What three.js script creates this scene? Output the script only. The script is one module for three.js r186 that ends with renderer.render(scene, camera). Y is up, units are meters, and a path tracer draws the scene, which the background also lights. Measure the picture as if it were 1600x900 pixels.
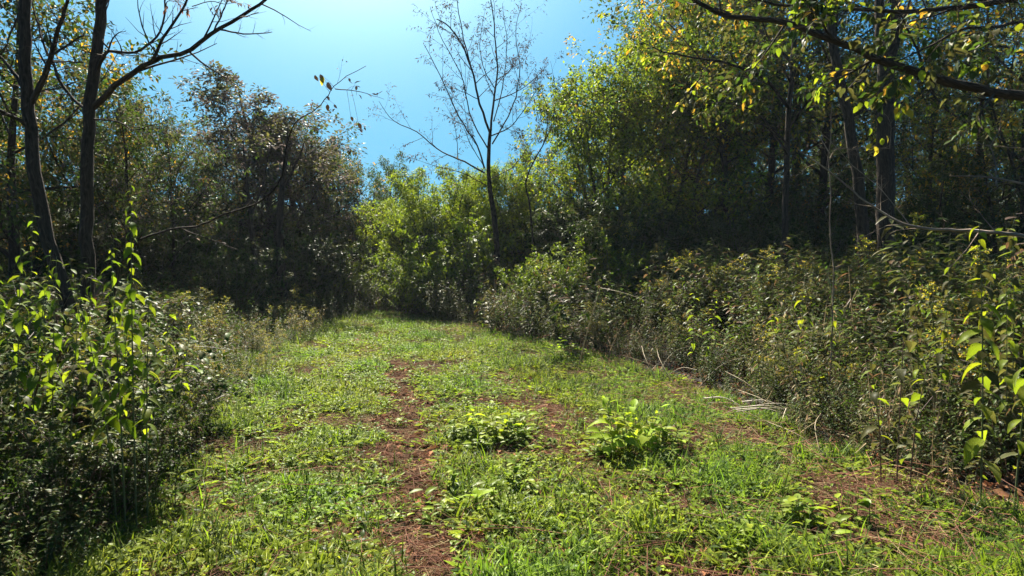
import * as THREE from 'three';
import { ImprovedNoise } from 'three/addons/math/ImprovedNoise.js';

// ---------------------------------------------------------------- camera, sky, sun, exposure
const V = (x, y, z) => new THREE.Vector3(x, y, z);
const R = (d) => d * Math.PI / 180;
const FOV = 50, PITCH = -3.0, EYE = 1.6;
const scene = new THREE.Scene();
const camera = new THREE.PerspectiveCamera(FOV, 16 / 9, 0.05, 3000);
camera.position.set(0, EYE, 0);
camera.rotation.x = R(PITCH);
scene.add(camera);

const SUN_AZ = -16, SUN_EL = 42;            // degrees left of straight ahead, above the horizon
const sunDir = V(Math.sin(R(SUN_AZ)) * Math.cos(R(SUN_EL)), Math.sin(R(SUN_EL)), -Math.cos(R(SUN_AZ)) * Math.cos(R(SUN_EL)));
const EXPOSURE = 4.2;
{
  const W = 1024, Hh = 512, data = new Float32Array(W * Hh * 4);
  for (let j = 0; j < Hh; j++) {
    const el = ((j + 0.5) / Hh - 0.5) * Math.PI, y = Math.sin(el);
    for (let i = 0; i < W; i++) {
      const az = ((i + 0.5) / W - 0.5) * 2 * Math.PI, x = Math.cos(az) * Math.cos(el), z = Math.sin(az) * Math.cos(el);
      const g = Math.acos(Math.min(1, Math.max(-1, x * sunDir.x + y * sunDir.y + z * sunDir.z)));
      const h = Math.exp(-Math.max(0, y) / 0.22), deep = 1 - 0.5 * THREE.MathUtils.smoothstep(y, 0.4, 0.95), a1 = Math.exp(-g / 0.36), a2 = Math.exp(-g / 0.13);
      let c = [0.006 + 0.022 * h, 0.070 + 0.066 * h, 0.185 + 0.03 * h];
      c = c.map((v) => v * deep);
      c = [c[0] + 0.045 * a1 + 2.2 * a2, c[1] + 0.15 * a1 + 2.2 * a2, c[2] + 0.10 * a1 + 1.8 * a2];
      if (y < 0) { const k = Math.min(1, -y / 0.05); c = c.map((v, q) => v * (1 - k) + k * [0.02, 0.024, 0.012][q]); }
      data.set([c[0], c[1], c[2], 1], (j * W + i) * 4);
    }
  }
  const sky = new THREE.DataTexture(data, W, Hh, THREE.RGBAFormat, THREE.FloatType);
  sky.mapping = THREE.EquirectangularReflectionMapping;
  sky.magFilter = sky.minFilter = THREE.LinearFilter;
  sky.needsUpdate = true;
  scene.background = sky; scene.environment = sky;
}
const sun = new THREE.DirectionalLight(new THREE.Color(1, 0.93, 0.80), 5);
sun.name = 'sun';
sun.position.copy(sunDir).multiplyScalar(80).add(V(0, 0, -12));
sun.target.position.set(0, 0, -12);
sun.castShadow = true;
sun.shadow.mapSize.set(4096, 4096);
Object.assign(sun.shadow.camera, { left: -40, right: 40, top: 40, bottom: -40, near: 1, far: 200 });
scene.add(sun, sun.target);
scene.fog = new THREE.FogExp2(new THREE.Color(0.88, 0.9, 1), 0.0005);
const renderer = new THREE.WebGLRenderer({ antialias: true });
renderer.toneMapping = THREE.LinearToneMapping;
renderer.toneMappingExposure = EXPOSURE;
renderer.shadowMap.enabled = true;

// ---------------------------------------------------------------- helpers
function rng(seed) { let s = seed | 0; return () => { s = (s + 0x6d2b79f5) | 0; let t = Math.imul(s ^ (s >>> 15), 1 | s); t = (t + Math.imul(t ^ (t >>> 7), 61 | t)) ^ t; return ((t ^ (t >>> 14)) >>> 0) / 4294967296; }; }
const noise3 = new ImprovedNoise(), noise = (x, y, z = 0.37) => noise3.noise(x, y, z);
const lerp = THREE.MathUtils.lerp, clamp = THREE.MathUtils.clamp, smooth = THREE.MathUtils.smoothstep;
const FPX = 450 / Math.tan(R(FOV / 2)), cp = Math.cos(R(PITCH)), sp = Math.sin(R(PITCH));
function at(px, py, d) {                      // the point seen at that pixel of the photograph, d metres ahead
  const x = (px - 800) / FPX, y = (450 - py) / FPX, yy = y * cp + sp, zz = -cp + y * sp, k = d / -zz;
  return V(x * k, EYE + yy * k, zz * k);
}
const xAt = (px, d) => (px - 800) / FPX * d;
function table(rows) { return (d) => { if (d <= rows[0][0]) return rows[0][1]; for (let i = 1; i < rows.length; i++) if (d <= rows[i][0]) return lerp(rows[i - 1][1], rows[i][1], (d - rows[i - 1][0]) / (rows[i][0] - rows[i - 1][0])); return rows[rows.length - 1][1]; }; }
const trailLeft = table([[0, -1.4], [3.4, -1.9], [5, -2.5], [7.7, -3.0], [10, -3.6], [12.9, -3.9], [14, -3.85], [15.9, -3.5], [17, -4], [20, -4]]);
const trailRight = table([[0, 3.2], [3.4, 2.9], [5, 2.35], [7.7, 1.95], [8.1, 1.7], [9.25, 1.4], [9.8, 1.1], [11.6, 0], [13.2, -0.95], [14.3, -1.75], [15.9, -2.5], [17, -4.4], [20, -5.5]]);
const trackOne = table([[0, -0.3], [3.4, -0.42], [5.15, -0.85], [6.4, -1.06], [8.6, -1.6], [10.6, -2.4], [14, -3.2]]);
const trackTwo = table([[0, 0.8], [3.6, 0.6], [5.5, 0.42], [7, 0.15], [10, -0.5], [14, -2]]);
const outside = (x, d) => Math.max(trailLeft(d) - x, x - trailRight(d));        // metres outside the mown trail, negative on it
function groundY(x, z) {
  const d = -z, right = x - trailRight(d), left = trailLeft(d) - x;
  return 0.62 * smooth(right, 0.2, 6.5) + 0.25 * smooth(left, 0.2, 5) + 0.05 * noise(x * 0.5, z * 0.5) + 0.02 * noise(x * 2.1, z * 2.1, 4)
    - 0.04 * Math.exp(-(((x - trackOne(d)) / 0.22) ** 2)) * (d < 13 ? 1 : 0) - 0.03 * Math.exp(-(((x - trackTwo(d)) / 0.25) ** 2)) * (d < 12 ? 1 : 0);
}
// brown bare share of the trail, 0..1
function bare(x, d) {
  const n = noise(x * 1.6, d * 1.1, 9) * 0.5 + noise(x * 4, d * 3.3, 2) * 0.35;
  const w1 = lerp(0.25, 0.14, clamp((d - 3) / 7, 0, 1)), a = Math.exp(-(((x - trackOne(d)) / w1) ** 2)) * smooth(12.5 - d, 0, 4) * 1.1;
  const b = Math.exp(-(((x - trackTwo(d)) / 0.28) ** 2)) * smooth(10 - d, 0, 3) * 0.62;
  const c = Math.exp(-(((x - 2.35) / 0.5) ** 2) - ((d - 3.9) / 0.55) ** 2) * 1.0 + Math.exp(-(((x + 0.9) / 0.45) ** 2) - ((d - 4.9) / 0.28) ** 2);
  const m = Math.max(a, b, c); return clamp(m * 1.02 + n * (0.38 + 0.85 * Math.min(1, m)) - 0.14, 0, 1);
}
function zone(x, d, kind) {                   // where a plant stands, in words
  const px = 800 + x / d * FPX;
  if (kind === 'low') return [' near the camera', ' halfway along', ' far along'][d < 4.6 ? 0 : d < 7.5 ? 1 : 2] + (x < trackOne(d) ? ', left of the wheel tracks' : x < trackTwo(d) ? ', between the wheel tracks' : ', right of the wheel tracks');
  const by = [[120, 'left edge'], [300, 'tall backlit weed'], [480, 'tallest far tree'], [640, 'dark tree gap'], [790, 'bare sapling'], [900, 'curved sapling'], [1010, 'dry leaning stalk'], [1120, 'big sunlit tree'], [1240, 'slim upright trunk'], [1360, 'dark leaning trunk'], [1470, 'forked trunk'], [1e9, 'right edge']].find((r) => px < r[0])[1];
  return (d < 6.5 ? ', front' : d < 9 ? ', second' : d < 12 ? ', third' : ', rearmost') + ' rank, below the ' + by;
}
const used = new Map();
function numbered(name) { const k = used.get(name) ?? 0; used.set(name, k + 1); return k ? name + '_' + String(k).padStart(3, '0') : name; }
function tag(o, label, category, group, kind) {
  o.userData = {};
  if (label) o.userData.label = label;
  if (category) o.userData.category = category;
  if (group) o.userData.group = group;
  if (kind) o.userData.kind = kind;
  return o;
}
const shade = (m) => { m.castShadow = m.receiveShadow = true; return m; };
function part(name, geometry, material, parent) { const m = shade(new THREE.Mesh(geometry, material)); m.name = name; parent.add(m); return m; }
function thing(name, label, category, p, turn = 0, scale = 1, group) {
  const o = new THREE.Group(); o.name = numbered(name); o.position.copy(p); o.rotation.y = turn; o.scale.setScalar(scale);
  scene.add(o); return tag(o, label, category, group);
}
function copyOf(proto, name, label, category, p, turn = 0, scale = 1, group) {
  const o = proto.clone(); o.name = numbered(name); o.position.copy(p); o.rotation.set(0, turn, 0);
  if (scale.isVector3) o.scale.copy(scale); else o.scale.setScalar(scale);
  scene.add(o); tag(o, label, category, group); return o;
}

// geometry collector: tubes for wood and stems, folded blades for leaves
class Collector {
  constructor() { this.p = []; this.n = []; this.c = []; this.u = []; this.i = []; }
  get tris() { return this.i.length / 3; }
  vert(x, y, z, nx, ny, nz, c, u = 0, v = 0) { this.p.push(x, y, z); this.n.push(nx, ny, nz); this.c.push(c[0], c[1], c[2]); this.u.push(u, v); return this.p.length / 3 - 1; }
  tube(pts, r0, r1, sides, c, power = 1) {
    const n = pts.length, t = V(0, 0, 0), a = V(0, 0, 0), b = V(0, 0, 0);
    let prev = Math.abs(pts[1].y - pts[0].y) > 0.9 * pts[1].distanceTo(pts[0]) ? V(1, 0, 0) : V(0, 1, 0), len = 0, first = -1;
    for (let k = 0; k < n; k++) {
      t.subVectors(pts[Math.min(n - 1, k + 1)], pts[Math.max(0, k - 1)]).normalize();
      a.copy(prev).addScaledVector(t, -prev.dot(t)).normalize(); prev = a.clone(); b.crossVectors(t, a);
      if (k) len += pts[k].distanceTo(pts[k - 1]);
      const f = k / (n - 1), r = lerp(r0, r1, Math.pow(f, power));
      for (let s = 0; s <= sides; s++) {
        const q = s / sides * 2 * Math.PI, cs = Math.cos(q), sn = Math.sin(q), nx = a.x * cs + b.x * sn, ny = a.y * cs + b.y * sn, nz = a.z * cs + b.z * sn;
        const id = this.vert(pts[k].x + nx * r, pts[k].y + ny * r, pts[k].z + nz * r, nx, ny, nz, c, s / sides * Math.max(0.06, 6.28 * r0), len);
        if (!k && !s) first = id;
      }
    }
    const w = sides + 1;
    for (let k = 0; k < n - 1; k++) for (let s = 0; s < sides; s++) { const q = first + k * w + s; this.i.push(q, q + 1, q + w, q + 1, q + w + 1, q + w); }
  }
  // leaf from o along d; lod 0 = 2 triangles, 1 = 12 triangles
  leaf(o, d, up, L, W, c, fold = 0.3, droop = 0.15, lod = 0) {
    let sx = d.y * up.z - d.z * up.y, sy = d.z * up.x - d.x * up.z, sz = d.x * up.y - d.y * up.x, q = Math.hypot(sx, sy, sz);
    if (q < 1e-4) { sx = 1; sy = 0; sz = 0; q = 1; }
    sx /= q; sy /= q; sz /= q;
    const nx = sy * d.z - sz * d.y, ny = sz * d.x - sx * d.z, nz = sx * d.y - sy * d.x;
    const P = (t, w, f, lean) => {
      const b = -droop * L * t * t + f * fold * Math.abs(w);
      return this.vert(o.x + d.x * L * t + sx * w + nx * b, o.y + d.y * L * t + sy * w + ny * b, o.z + d.z * L * t + sz * w + nz * b, nx - sx * lean + d.x * droop * 2 * t, ny - sy * lean + d.y * droop * 2 * t, nz - sz * lean + d.z * droop * 2 * t, c, w, L * t);
    };
    if (!lod) {
      const a = P(0, 0, 0, 0), r = P(0.45, W / 2, 1, fold), e = P(1, 0, 0, 0), l = P(0.45, -W / 2, 1, -fold);
      this.i.push(a, r, e, a, e, l); return;
    }
    const st = [[0.2, 0.74], [0.48, 1], [0.77, 0.62]], a = P(0, 0, 0, 0), row = st.map(([t, w]) => [P(t, -W / 2 * w, 1, -fold), P(t, 0, 0, 0), P(t, W / 2 * w, 1, fold)]), e = P(1, 0, 0, 0);
    this.i.push(a, row[0][1], row[0][0], a, row[0][2], row[0][1]);
    for (let k = 0; k < 2; k++) for (let s = 0; s < 2; s++) this.i.push(row[k][s], row[k][s + 1], row[k + 1][s], row[k][s + 1], row[k + 1][s + 1], row[k + 1][s]);
    this.i.push(row[2][0], row[2][1], e, row[2][1], row[2][2], e);
  }
  build() {
    const g = new THREE.BufferGeometry(), n = this.n;
    for (let k = 0; k < n.length; k += 3) { const q = Math.hypot(n[k], n[k + 1], n[k + 2]) || 1; n[k] /= q; n[k + 1] /= q; n[k + 2] /= q; }
    g.setAttribute('position', new THREE.BufferAttribute(new Float32Array(this.p), 3));
    g.setAttribute('normal', new THREE.BufferAttribute(new Float32Array(n), 3));
    g.setAttribute('color', new THREE.BufferAttribute(new Float32Array(this.c), 3));
    g.setAttribute('uv', new THREE.BufferAttribute(new Float32Array(this.u), 2));
    g.setIndex(new THREE.BufferAttribute(new Uint32Array(this.i), 1));
    return g;
  }
}

// ---------------------------------------------------------------- materials
function canvasNoise(size, f, srgb = true, repeat = 1) {
  const data = new Uint8Array(size * size * 4);
  for (let y = 0; y < size; y++) for (let x = 0; x < size; x++) { const c = f(x / size, y / size); data.set([c[0], c[1], c[2], 255].map((v) => clamp(v, 0, 255)), (y * size + x) * 4); }
  const t = new THREE.DataTexture(data, size, size); t.wrapS = t.wrapT = THREE.RepeatWrapping; t.magFilter = t.minFilter = THREE.LinearFilter;
  if (srgb) t.colorSpace = THREE.SRGBColorSpace; t.repeat.set(repeat, repeat); t.needsUpdate = true; return t;
}
const wrapN = (u, v, fx, fy, s) => { // tiling noise
  const a = u * 2 * Math.PI, b = v * 2 * Math.PI, rx = fx / 6.283, ry = fy / 6.283;
  return noise(Math.cos(a) * rx + 5 + s, Math.sin(a) * rx + Math.cos(b) * ry * 1.0, Math.sin(b) * ry + s * 1.7);
};
const barkMap = canvasNoise(256, (u, v) => { const n = 0.5 + 0.42 * wrapN(u, v, 22, 5, 1) + 0.3 * wrapN(u, v, 50, 18, 2), l = smooth(wrapN(u, v, 6, 6, 7), 0.2, 0.45) * 60; const g = 105 + 150 * n + l; return [g, g * 0.95, g * 0.88]; }, true, 1);
barkMap.repeat.set(2.2, 1.6);
const bark = new THREE.MeshPhysicalMaterial({ name: 'bark', vertexColors: true, roughness: 0.95, specularIntensity: 0.25, map: barkMap, bumpMap: barkMap, bumpScale: 0.02 });
const stemMat = new THREE.MeshStandardMaterial({ name: 'stem', vertexColors: true, roughness: 0.6 });
const leafMat = (name, transmission, clearcoat, clearcoatRoughness = 0.35) => new THREE.MeshPhysicalMaterial({ name, vertexColors: true, roughness: 1, transmission, thickness: 0, specularIntensity: 0.15, clearcoat, clearcoatRoughness, side: THREE.DoubleSide });
const M = { tree: leafMat('tree_leaf', 0.5, 0.12, 0.38), weed: leafMat('weed_leaf', 0.45, 0.17, 0.38), grass: leafMat('grass_blade', 0.55, 0.06, 0.3), shrub: leafMat('shrub_leaf', 0.26, 0.1, 0.38), withered: leafMat('withered_leaf', 0.08, 0.05, 0.5), dry: leafMat('dry_leaf', 0.25, 0.03, 0.5) };

// linear base colours
const C = {
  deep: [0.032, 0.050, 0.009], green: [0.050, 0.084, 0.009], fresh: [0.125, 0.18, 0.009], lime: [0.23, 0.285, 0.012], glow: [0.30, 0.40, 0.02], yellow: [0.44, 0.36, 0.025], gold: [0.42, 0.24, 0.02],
  olive: [0.085, 0.083, 0.019], brown: [0.13, 0.07, 0.03], rust: [0.20, 0.085, 0.04], mauve: [0.105, 0.082, 0.07], palestraw: [0.36, 0.29, 0.205], straw: [0.34, 0.25, 0.13], redstraw: [0.18, 0.092, 0.058], grey: [0.16, 0.15, 0.13],
  bark: [0.085, 0.07, 0.056], palebark: [0.40, 0.35, 0.31], stem: [0.07, 0.085, 0.03], redstem: [0.10, 0.05, 0.035],
};
function palette(...pairs) {                   // palette('green', 3, 'lime', 1): a picker of jittered colours
  let sum = 0; const rows = []; for (let k = 0; k < pairs.length; k += 2) { sum += pairs[k + 1]; rows.push([C[pairs[k]], sum]); }
  return (rnd, lean = rnd()) => { const q = (lean * 0.7 + rnd() * 0.3) * sum, c = rows.find((r) => q <= r[1])?.[0] ?? rows[0][0], j = 0.72 + rnd() * 0.6, w = 0.88 + rnd() * 0.24; return [c[0] * j * w, c[1] * j, c[2] * j]; };
}

// ---------------------------------------------------------------- plant growth
const perp = (d, q) => { const a = Math.abs(d.y) < 0.9 ? V(0, 1, 0) : V(1, 0, 0), u = V(0, 0, 0).crossVectors(d, a).normalize(), w = V(0, 0, 0).crossVectors(d, u); return u.multiplyScalar(Math.cos(q)).addScaledVector(w, Math.sin(q)); };
function pathFrom(o, dir, len, seg, wob, up, rnd) {
  const pts = [o.clone()], d = dir.clone();
  for (let k = 0; k < seg; k++) { d.x += (rnd() - 0.5) * wob; d.y += (rnd() - 0.5) * wob + up; d.z += (rnd() - 0.5) * wob; d.normalize(); pts.push(pts[k].clone().addScaledVector(d, len / seg)); }
  return pts;
}
function along(pts, t) { const f = clamp(t, 0, 0.9999) * (pts.length - 1), k = Math.floor(f); return { p: pts[k].clone().lerp(pts[k + 1], f - k), d: pts[k + 1].clone().sub(pts[k]).normalize() }; }
function leavesOn(F, pts, P, rnd) {
  const lean = rnd(), o = V(0, 0, 0), d = V(0, 0, 0), up = V(0, 0, 0), Lf = P.leaf;
  let len = 0; for (let k = 1; k < pts.length; k++) len += pts[k].distanceTo(pts[k - 1]);
  const count = Lf.ref ? Math.max(1, Math.round(Lf.n * clamp(len / Lf.ref, 0.1, 1.4))) : Lf.n;
  for (let k = 0; k < count; k++) {
    const t = Lf.from + (1 - Lf.from) * (k + rnd()) / count, s = along(pts, t), side = perp(s.d, Lf.alternate ? (k % 2 ? 0 : Math.PI) + (rnd() - 0.5) * 0.8 + lean * 3 : rnd() * 6.283);
    o.copy(s.p).addScaledVector(side, (Lf.spread ?? 0) * rnd());
    d.copy(s.d).multiplyScalar(Lf.forward ?? 0.5).addScaledVector(side, 1); d.y -= (Lf.hang ?? 0.1) * (0.3 + rnd()); d.x += (rnd() - 0.5) * 0.5; d.z += (rnd() - 0.5) * 0.5; d.normalize();
    up.set((rnd() - 0.5) * (Lf.tumble ?? 1.1), 1, (rnd() - 0.5) * (Lf.tumble ?? 1.1));
    const L = Lf.L * (0.6 + rnd() * 0.7);
    F.leaf(o, d, up, L, L * Lf.ratio * (0.85 + rnd() * 0.3), Lf.color(rnd, lean), 0.15 + rnd() * 0.4, rnd() * (Lf.droop ?? 0.35), Lf.lod ?? 0);
  }
}
// B wood collector, F leaf collector, levels[] from the trunk outwards
function grow(B, F, o, dir, len, r, P, lvl, rnd) {
  const L = P.levels[lvl];
  carry(B, F, pathFrom(o, dir, len, L.seg, L.wob, L.up, rnd), r, r * (L.tip ?? 0.25), len, P, lvl, rnd);
}
function carry(B, F, pts, r0, r1, len, P, lvl, rnd) {
  const L = P.levels[lvl], c = P.bark, j = 0.85 + rnd() * 0.3;
  B.tube(pts, r0, r1, L.sides, [c[0] * j, c[1] * j, c[2] * j], L.power ?? 1);
  if (L.leaf && F) leavesOn(F, pts, L, rnd);
  const next = P.levels[lvl + 1];
  if (!next) return;
  let q = rnd() * 6.28; const kids = Math.round(L.kids * (0.8 + rnd() * 0.4));
  for (let k = 0; k < kids; k++) {
    const t = L.start + (1 - L.start) * (k + rnd() * 0.9) / kids, s = along(pts, t); q += 2.4 + (rnd() - 0.5) * 0.9;
    const ang = R(L.ang[0] + (L.ang[1] - L.ang[0]) * rnd()), d = s.d.clone().multiplyScalar(Math.cos(ang)).addScaledVector(perp(s.d, q), Math.sin(ang));
    const shape = L.shape ? L.shape(t) : 1 - 0.5 * t;
    grow(B, F, s.p, d, len * L.ratio * shape * (0.75 + rnd() * 0.5), lerp(r0, r1, t) * (L.thin ?? 0.5), P, lvl + 1, rnd);
  }
}
// prototype of a tree: trunk + crown (never added to the scene itself)
function treeProto(seed, P) {
  const rnd = rng(seed), B = new Collector(), F = new Collector(), g = new THREE.Group();
  for (let s = 0; s < (P.stems ?? 1); s++) {
    const q = rnd() * 6.28, a = (P.stems ?? 1) > 1 ? R(P.lean ?? 18) * (0.3 + rnd()) : R(P.lean ?? 3) * rnd();
    grow(B, F, V(Math.cos(q) * 0.12 * (P.stems > 1 ? rnd() : 0), -0.15, Math.sin(q) * 0.12 * (P.stems > 1 ? rnd() : 0)), V(Math.cos(q) * Math.sin(a), Math.cos(a), Math.sin(q) * Math.sin(a)), P.height * (0.85 + rnd() * 0.25), P.radius * (0.8 + rnd() * 0.3), P, 0, rnd);
  }
  part(P.woodName ?? 'trunk', B.build(), P.woodMat ?? bark, g); part(P.leafName ?? 'crown', F.build(), P.leafMat ?? M.tree, g);
  g.userData.tris = B.tris + F.tris;
  return g;
}
const round = (t) => Math.sin(Math.PI * clamp(0.12 + t * 0.85, 0, 1)) * 0.9 + 0.12;
const cone = (t) => 1.05 - 0.72 * t;
const treeSpec = (o) => ({
  height: o.h, radius: o.r, lean: o.lean, stems: o.stems, bark: o.bark ?? C.bark,
  levels: [
    { seg: 8, wob: 0.16, up: 0.04, kids: o.limbs ?? 16, start: o.start ?? 0.2, ang: o.ang ?? [45, 75], ratio: o.wide ?? 0.36, shape: o.shape ?? round, sides: 7, tip: 0.12, thin: 0.45 },
    { seg: 5, wob: 0.35, up: o.up ?? 0.06, kids: o.branches ?? 8, start: 0.15, ang: [30, 65], ratio: 0.5, sides: 4, thin: 0.55, leaf: o.leaf1 },
    { seg: 3, wob: 0.5, up: 0.02, kids: o.twigs ?? 6, start: 0.1, ang: [25, 60], ratio: 0.62, sides: 3, thin: 0.6 },
    { seg: 2, wob: 0.5, up: -0.02, kids: 0, start: 0, ang: [0, 0], ratio: 0, sides: 3, leaf: { n: o.n ?? 22, ref: 0.052 * o.h * (o.wide ?? 0.36) / 0.36, from: 0.1, L: o.L ?? 0.08, ratio: o.slim ?? 0.5, color: o.color, spread: o.spread ?? 0.12, hang: o.hang ?? 0.3, tumble: 1.4 } },
  ],
});
const T = {
  mauve: treeProto(11, treeSpec({ h: 6.2, r: 0.11, limbs: 20, n: 18, L: 0.085, color: palette('mauve', 5, 'olive', 5, 'green', 2.5), start: 0.12, wide: 0.33 })),
  mixed: treeProto(12, treeSpec({ h: 6, r: 0.1, limbs: 18, n: 17, L: 0.09, color: palette('olive', 3, 'green', 4, 'gold', 1, 'mauve', 1), start: 0.15, wide: 0.38 })),
  green: treeProto(13, treeSpec({ h: 6.5, r: 0.1, limbs: 20, n: 24, L: 0.08, color: palette('deep', 3, 'green', 4, 'olive', 2), start: 0.1, shape: cone, wide: 0.34 })),
  slim: treeProto(14, treeSpec({ h: 7, r: 0.09, limbs: 20, n: 24, L: 0.085, color: palette('deep', 4, 'green', 3, 'olive', 1), start: 0.08, shape: cone, wide: 0.22, ang: [30, 60] })),
  lime: treeProto(15, treeSpec({ h: 4.2, r: 0.045, stems: 5, lean: 14, limbs: 10, branches: 6, twigs: 5, n: 22, L: 0.085, slim: 0.42, color: palette('fresh', 4, 'lime', 4, 'green', 2), start: 0.08, wide: 0.33, bark: C.stem })),
  bright: treeProto(16, treeSpec({ h: 5.8, r: 0.07, stems: 4, lean: 16, limbs: 14, branches: 7, twigs: 5, n: 19, L: 0.085, slim: 0.55, color: palette('green', 2, 'fresh', 3, 'lime', 4, 'olive', 2, 'gold', 0.9), start: 0.06, wide: 0.36 })),
  forest: treeProto(17, treeSpec({ h: 12, r: 0.19, limbs: 22, branches: 8, twigs: 6, n: 17, L: 0.11, color: palette('deep', 3, 'green', 3, 'olive', 2, 'lime', 0.6, 'gold', 0.8), start: 0.22, wide: 0.3, bark: C.bark })),
  golden: treeProto(18, treeSpec({ h: 9, r: 0.12, limbs: 20, branches: 8, twigs: 6, n: 13, L: 0.1, color: palette('green', 3, 'lime', 2, 'gold', 1.6, 'yellow', 1, 'olive', 3), start: 0.2, wide: 0.34, bark: C.bark })),
  thin: treeProto(19, treeSpec({ h: 5.5, r: 0.06, limbs: 13, branches: 6, twigs: 4, n: 20, L: 0.1, slim: 0.32, color: palette('olive', 3, 'green', 3, 'mauve', 2, 'gold', 0.5), start: 0.3, wide: 0.36, ang: [30, 60], hang: 0.6 })),
};
const bushSpec = (o) => ({
  height: o.h, radius: o.r ?? 0.014, stems: o.stems ?? 9, lean: o.lean ?? 28, bark: o.bark ?? C.redstem, woodName: 'stem', leafName: 'foliage', woodMat: stemMat, leafMat: M.weed,
  levels: [
    { seg: 5, wob: 0.28, up: 0.02, kids: o.branches ?? 9, start: 0.15, ang: [30, 70], ratio: 0.42, sides: 4, tip: 0.3, thin: 0.6, leaf: o.leafOnStem },
    { seg: 3, wob: 0.45, up: 0.02, kids: o.twigs ?? 4, start: 0.15, ang: [25, 60], ratio: 0.5, sides: 3, thin: 0.7, leaf: { n: o.n ?? 9, from: 0.1, L: o.L, ratio: o.slim ?? 0.5, color: o.color, alternate: true, hang: 0.35, lod: o.lod ?? 0, tumble: o.tumble ?? 0.9 } },
    { seg: 2, wob: 0.4, up: 0, kids: 0, start: 0, ang: [0, 0], ratio: 0, sides: 3, leaf: { n: o.n ?? 9, from: 0.1, L: o.L, ratio: o.slim ?? 0.5, color: o.color, alternate: true, hang: 0.35, lod: o.lod ?? 0, tumble: o.tumble ?? 0.9 } },
  ],
});
const S = {
  fresh: [28, 29].map((s) => treeProto(s, bushSpec({ h: 1.9, stems: 10, branches: 10, L: 0.095, slim: 0.4, n: 8, color: palette('green', 3, 'fresh', 4, 'lime', 2.5, 'olive', 2), bark: C.bark }))),
  near: [21, 22, 23].map((s) => treeProto(s, { ...bushSpec({ h: 1.5, stems: 10, branches: 8, L: 0.07, lod: 1, n: 4, lean: 34, color: palette('deep', 3, 'green', 4, 'olive', 4, 'brown', 0.6, 'fresh', 0.8) }), leafMat: M.shrub })),
  small: [24, 25].map((s) => treeProto(s, bushSpec({ h: 1.1, stems: 12, L: 0.042, n: 10, color: palette('deep', 3, 'green', 4, 'olive', 3, 'fresh', 1) }))),
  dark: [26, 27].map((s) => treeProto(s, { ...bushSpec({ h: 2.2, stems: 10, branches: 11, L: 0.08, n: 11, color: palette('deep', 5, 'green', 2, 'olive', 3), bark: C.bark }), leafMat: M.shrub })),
};
// upright weeds: leaves along the stem
function weedProto(seed, o) {
  const rnd = rng(seed), B = new Collector(), F = new Collector(), g = new THREE.Group();
  for (let s = 0; s < o.stems; s++) {
    const q = rnd() * 6.28, a = R(o.lean ?? 12) * rnd(), h = o.h * (0.6 + rnd() * 0.5);
    const pts = pathFrom(V(Math.cos(q) * 0.1 * rnd(), -0.05, Math.sin(q) * 0.1 * rnd()), V(Math.cos(q) * Math.sin(a), Math.cos(a), Math.sin(q) * Math.sin(a)), h, 6, 0.14, o.bend ?? 0, rnd);
    B.tube(pts, 0.005, 0.0015, 4, o.stemColor ?? C.stem);
    leavesOn(F, pts, { leaf: { n: o.n, from: 0.18, L: o.L, ratio: o.slim, color: o.color, hang: o.hang ?? 0.35, forward: o.forward ?? 0.45, droop: 0.6, lod: o.lod ?? 1, tumble: 0.5 } }, rnd);
    if (o.plume) for (let k = 0; k < 9; k++) {
      const e = along(pts, 0.8 + 0.2 * k / 9), b = perp(e.d, k * 2.4), tw = pathFrom(e.p, e.d.clone().multiplyScalar(0.5).add(b), 0.14 * (1.3 - k / 9), 3, 0.2, -0.15, rnd);
      B.tube(tw, 0.0016, 0.0008, 3, C.stem);
      leavesOn(F, tw, { leaf: { n: 26, from: 0.05, L: 0.016, ratio: 0.6, color: o.plume, spread: 0.012, lod: 0 } }, rnd);
    }
  }
  part('stem', B.build(), stemMat, g); part('foliage', F.build(), M.weed, g); g.userData.tris = B.tris + F.tris;
  return g;
}
const W = {
  lance: [31, 32, 33].map((s) => weedProto(s, { stems: 5, h: 1.15, n: 42, L: 0.085, slim: 0.22, color: palette('green', 3, 'olive', 5, 'fresh', 1.3, 'brown', 1.6, 'mauve', 1, 'lime', 0.6), lean: 26 })),
  broad: [34, 35, 36].map((s) => weedProto(s, { stems: 4, h: 1.2, n: 26, L: 0.115, slim: 0.42, hang: 0.55, color: palette('green', 3, 'olive', 5, 'fresh', 1.3, 'brown', 1, 'mauve', 0.7, 'lime', 0.9, 'yellow', 0.5), lean: 24 })),
  golden: [37, 38].map((s) => weedProto(s, { stems: 4, h: 0.95, n: 40, L: 0.075, slim: 0.2, color: palette('fresh', 3, 'olive', 3, 'lime', 2), plume: palette('gold', 1, 'olive', 2, 'yellow', 2, 'lime', 1) })),
  dry: [39, 40].map((s) => weedProto(s, { stems: 5, h: 0.9, n: 14, L: 0.07, slim: 0.2, hang: 0.9, lean: 30, stemColor: C.straw, color: palette('brown', 3, 'straw', 2, 'olive', 2, 'rust', 1) })),
  low: [41, 42].map((s) => weedProto(s, { stems: 5, h: 0.22, lean: 35, n: 9, L: 0.07, slim: 0.45, hang: 0.1, color: palette('fresh', 4, 'lime', 4, 'glow', 1.5, 'green', 1) })),
};

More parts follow.
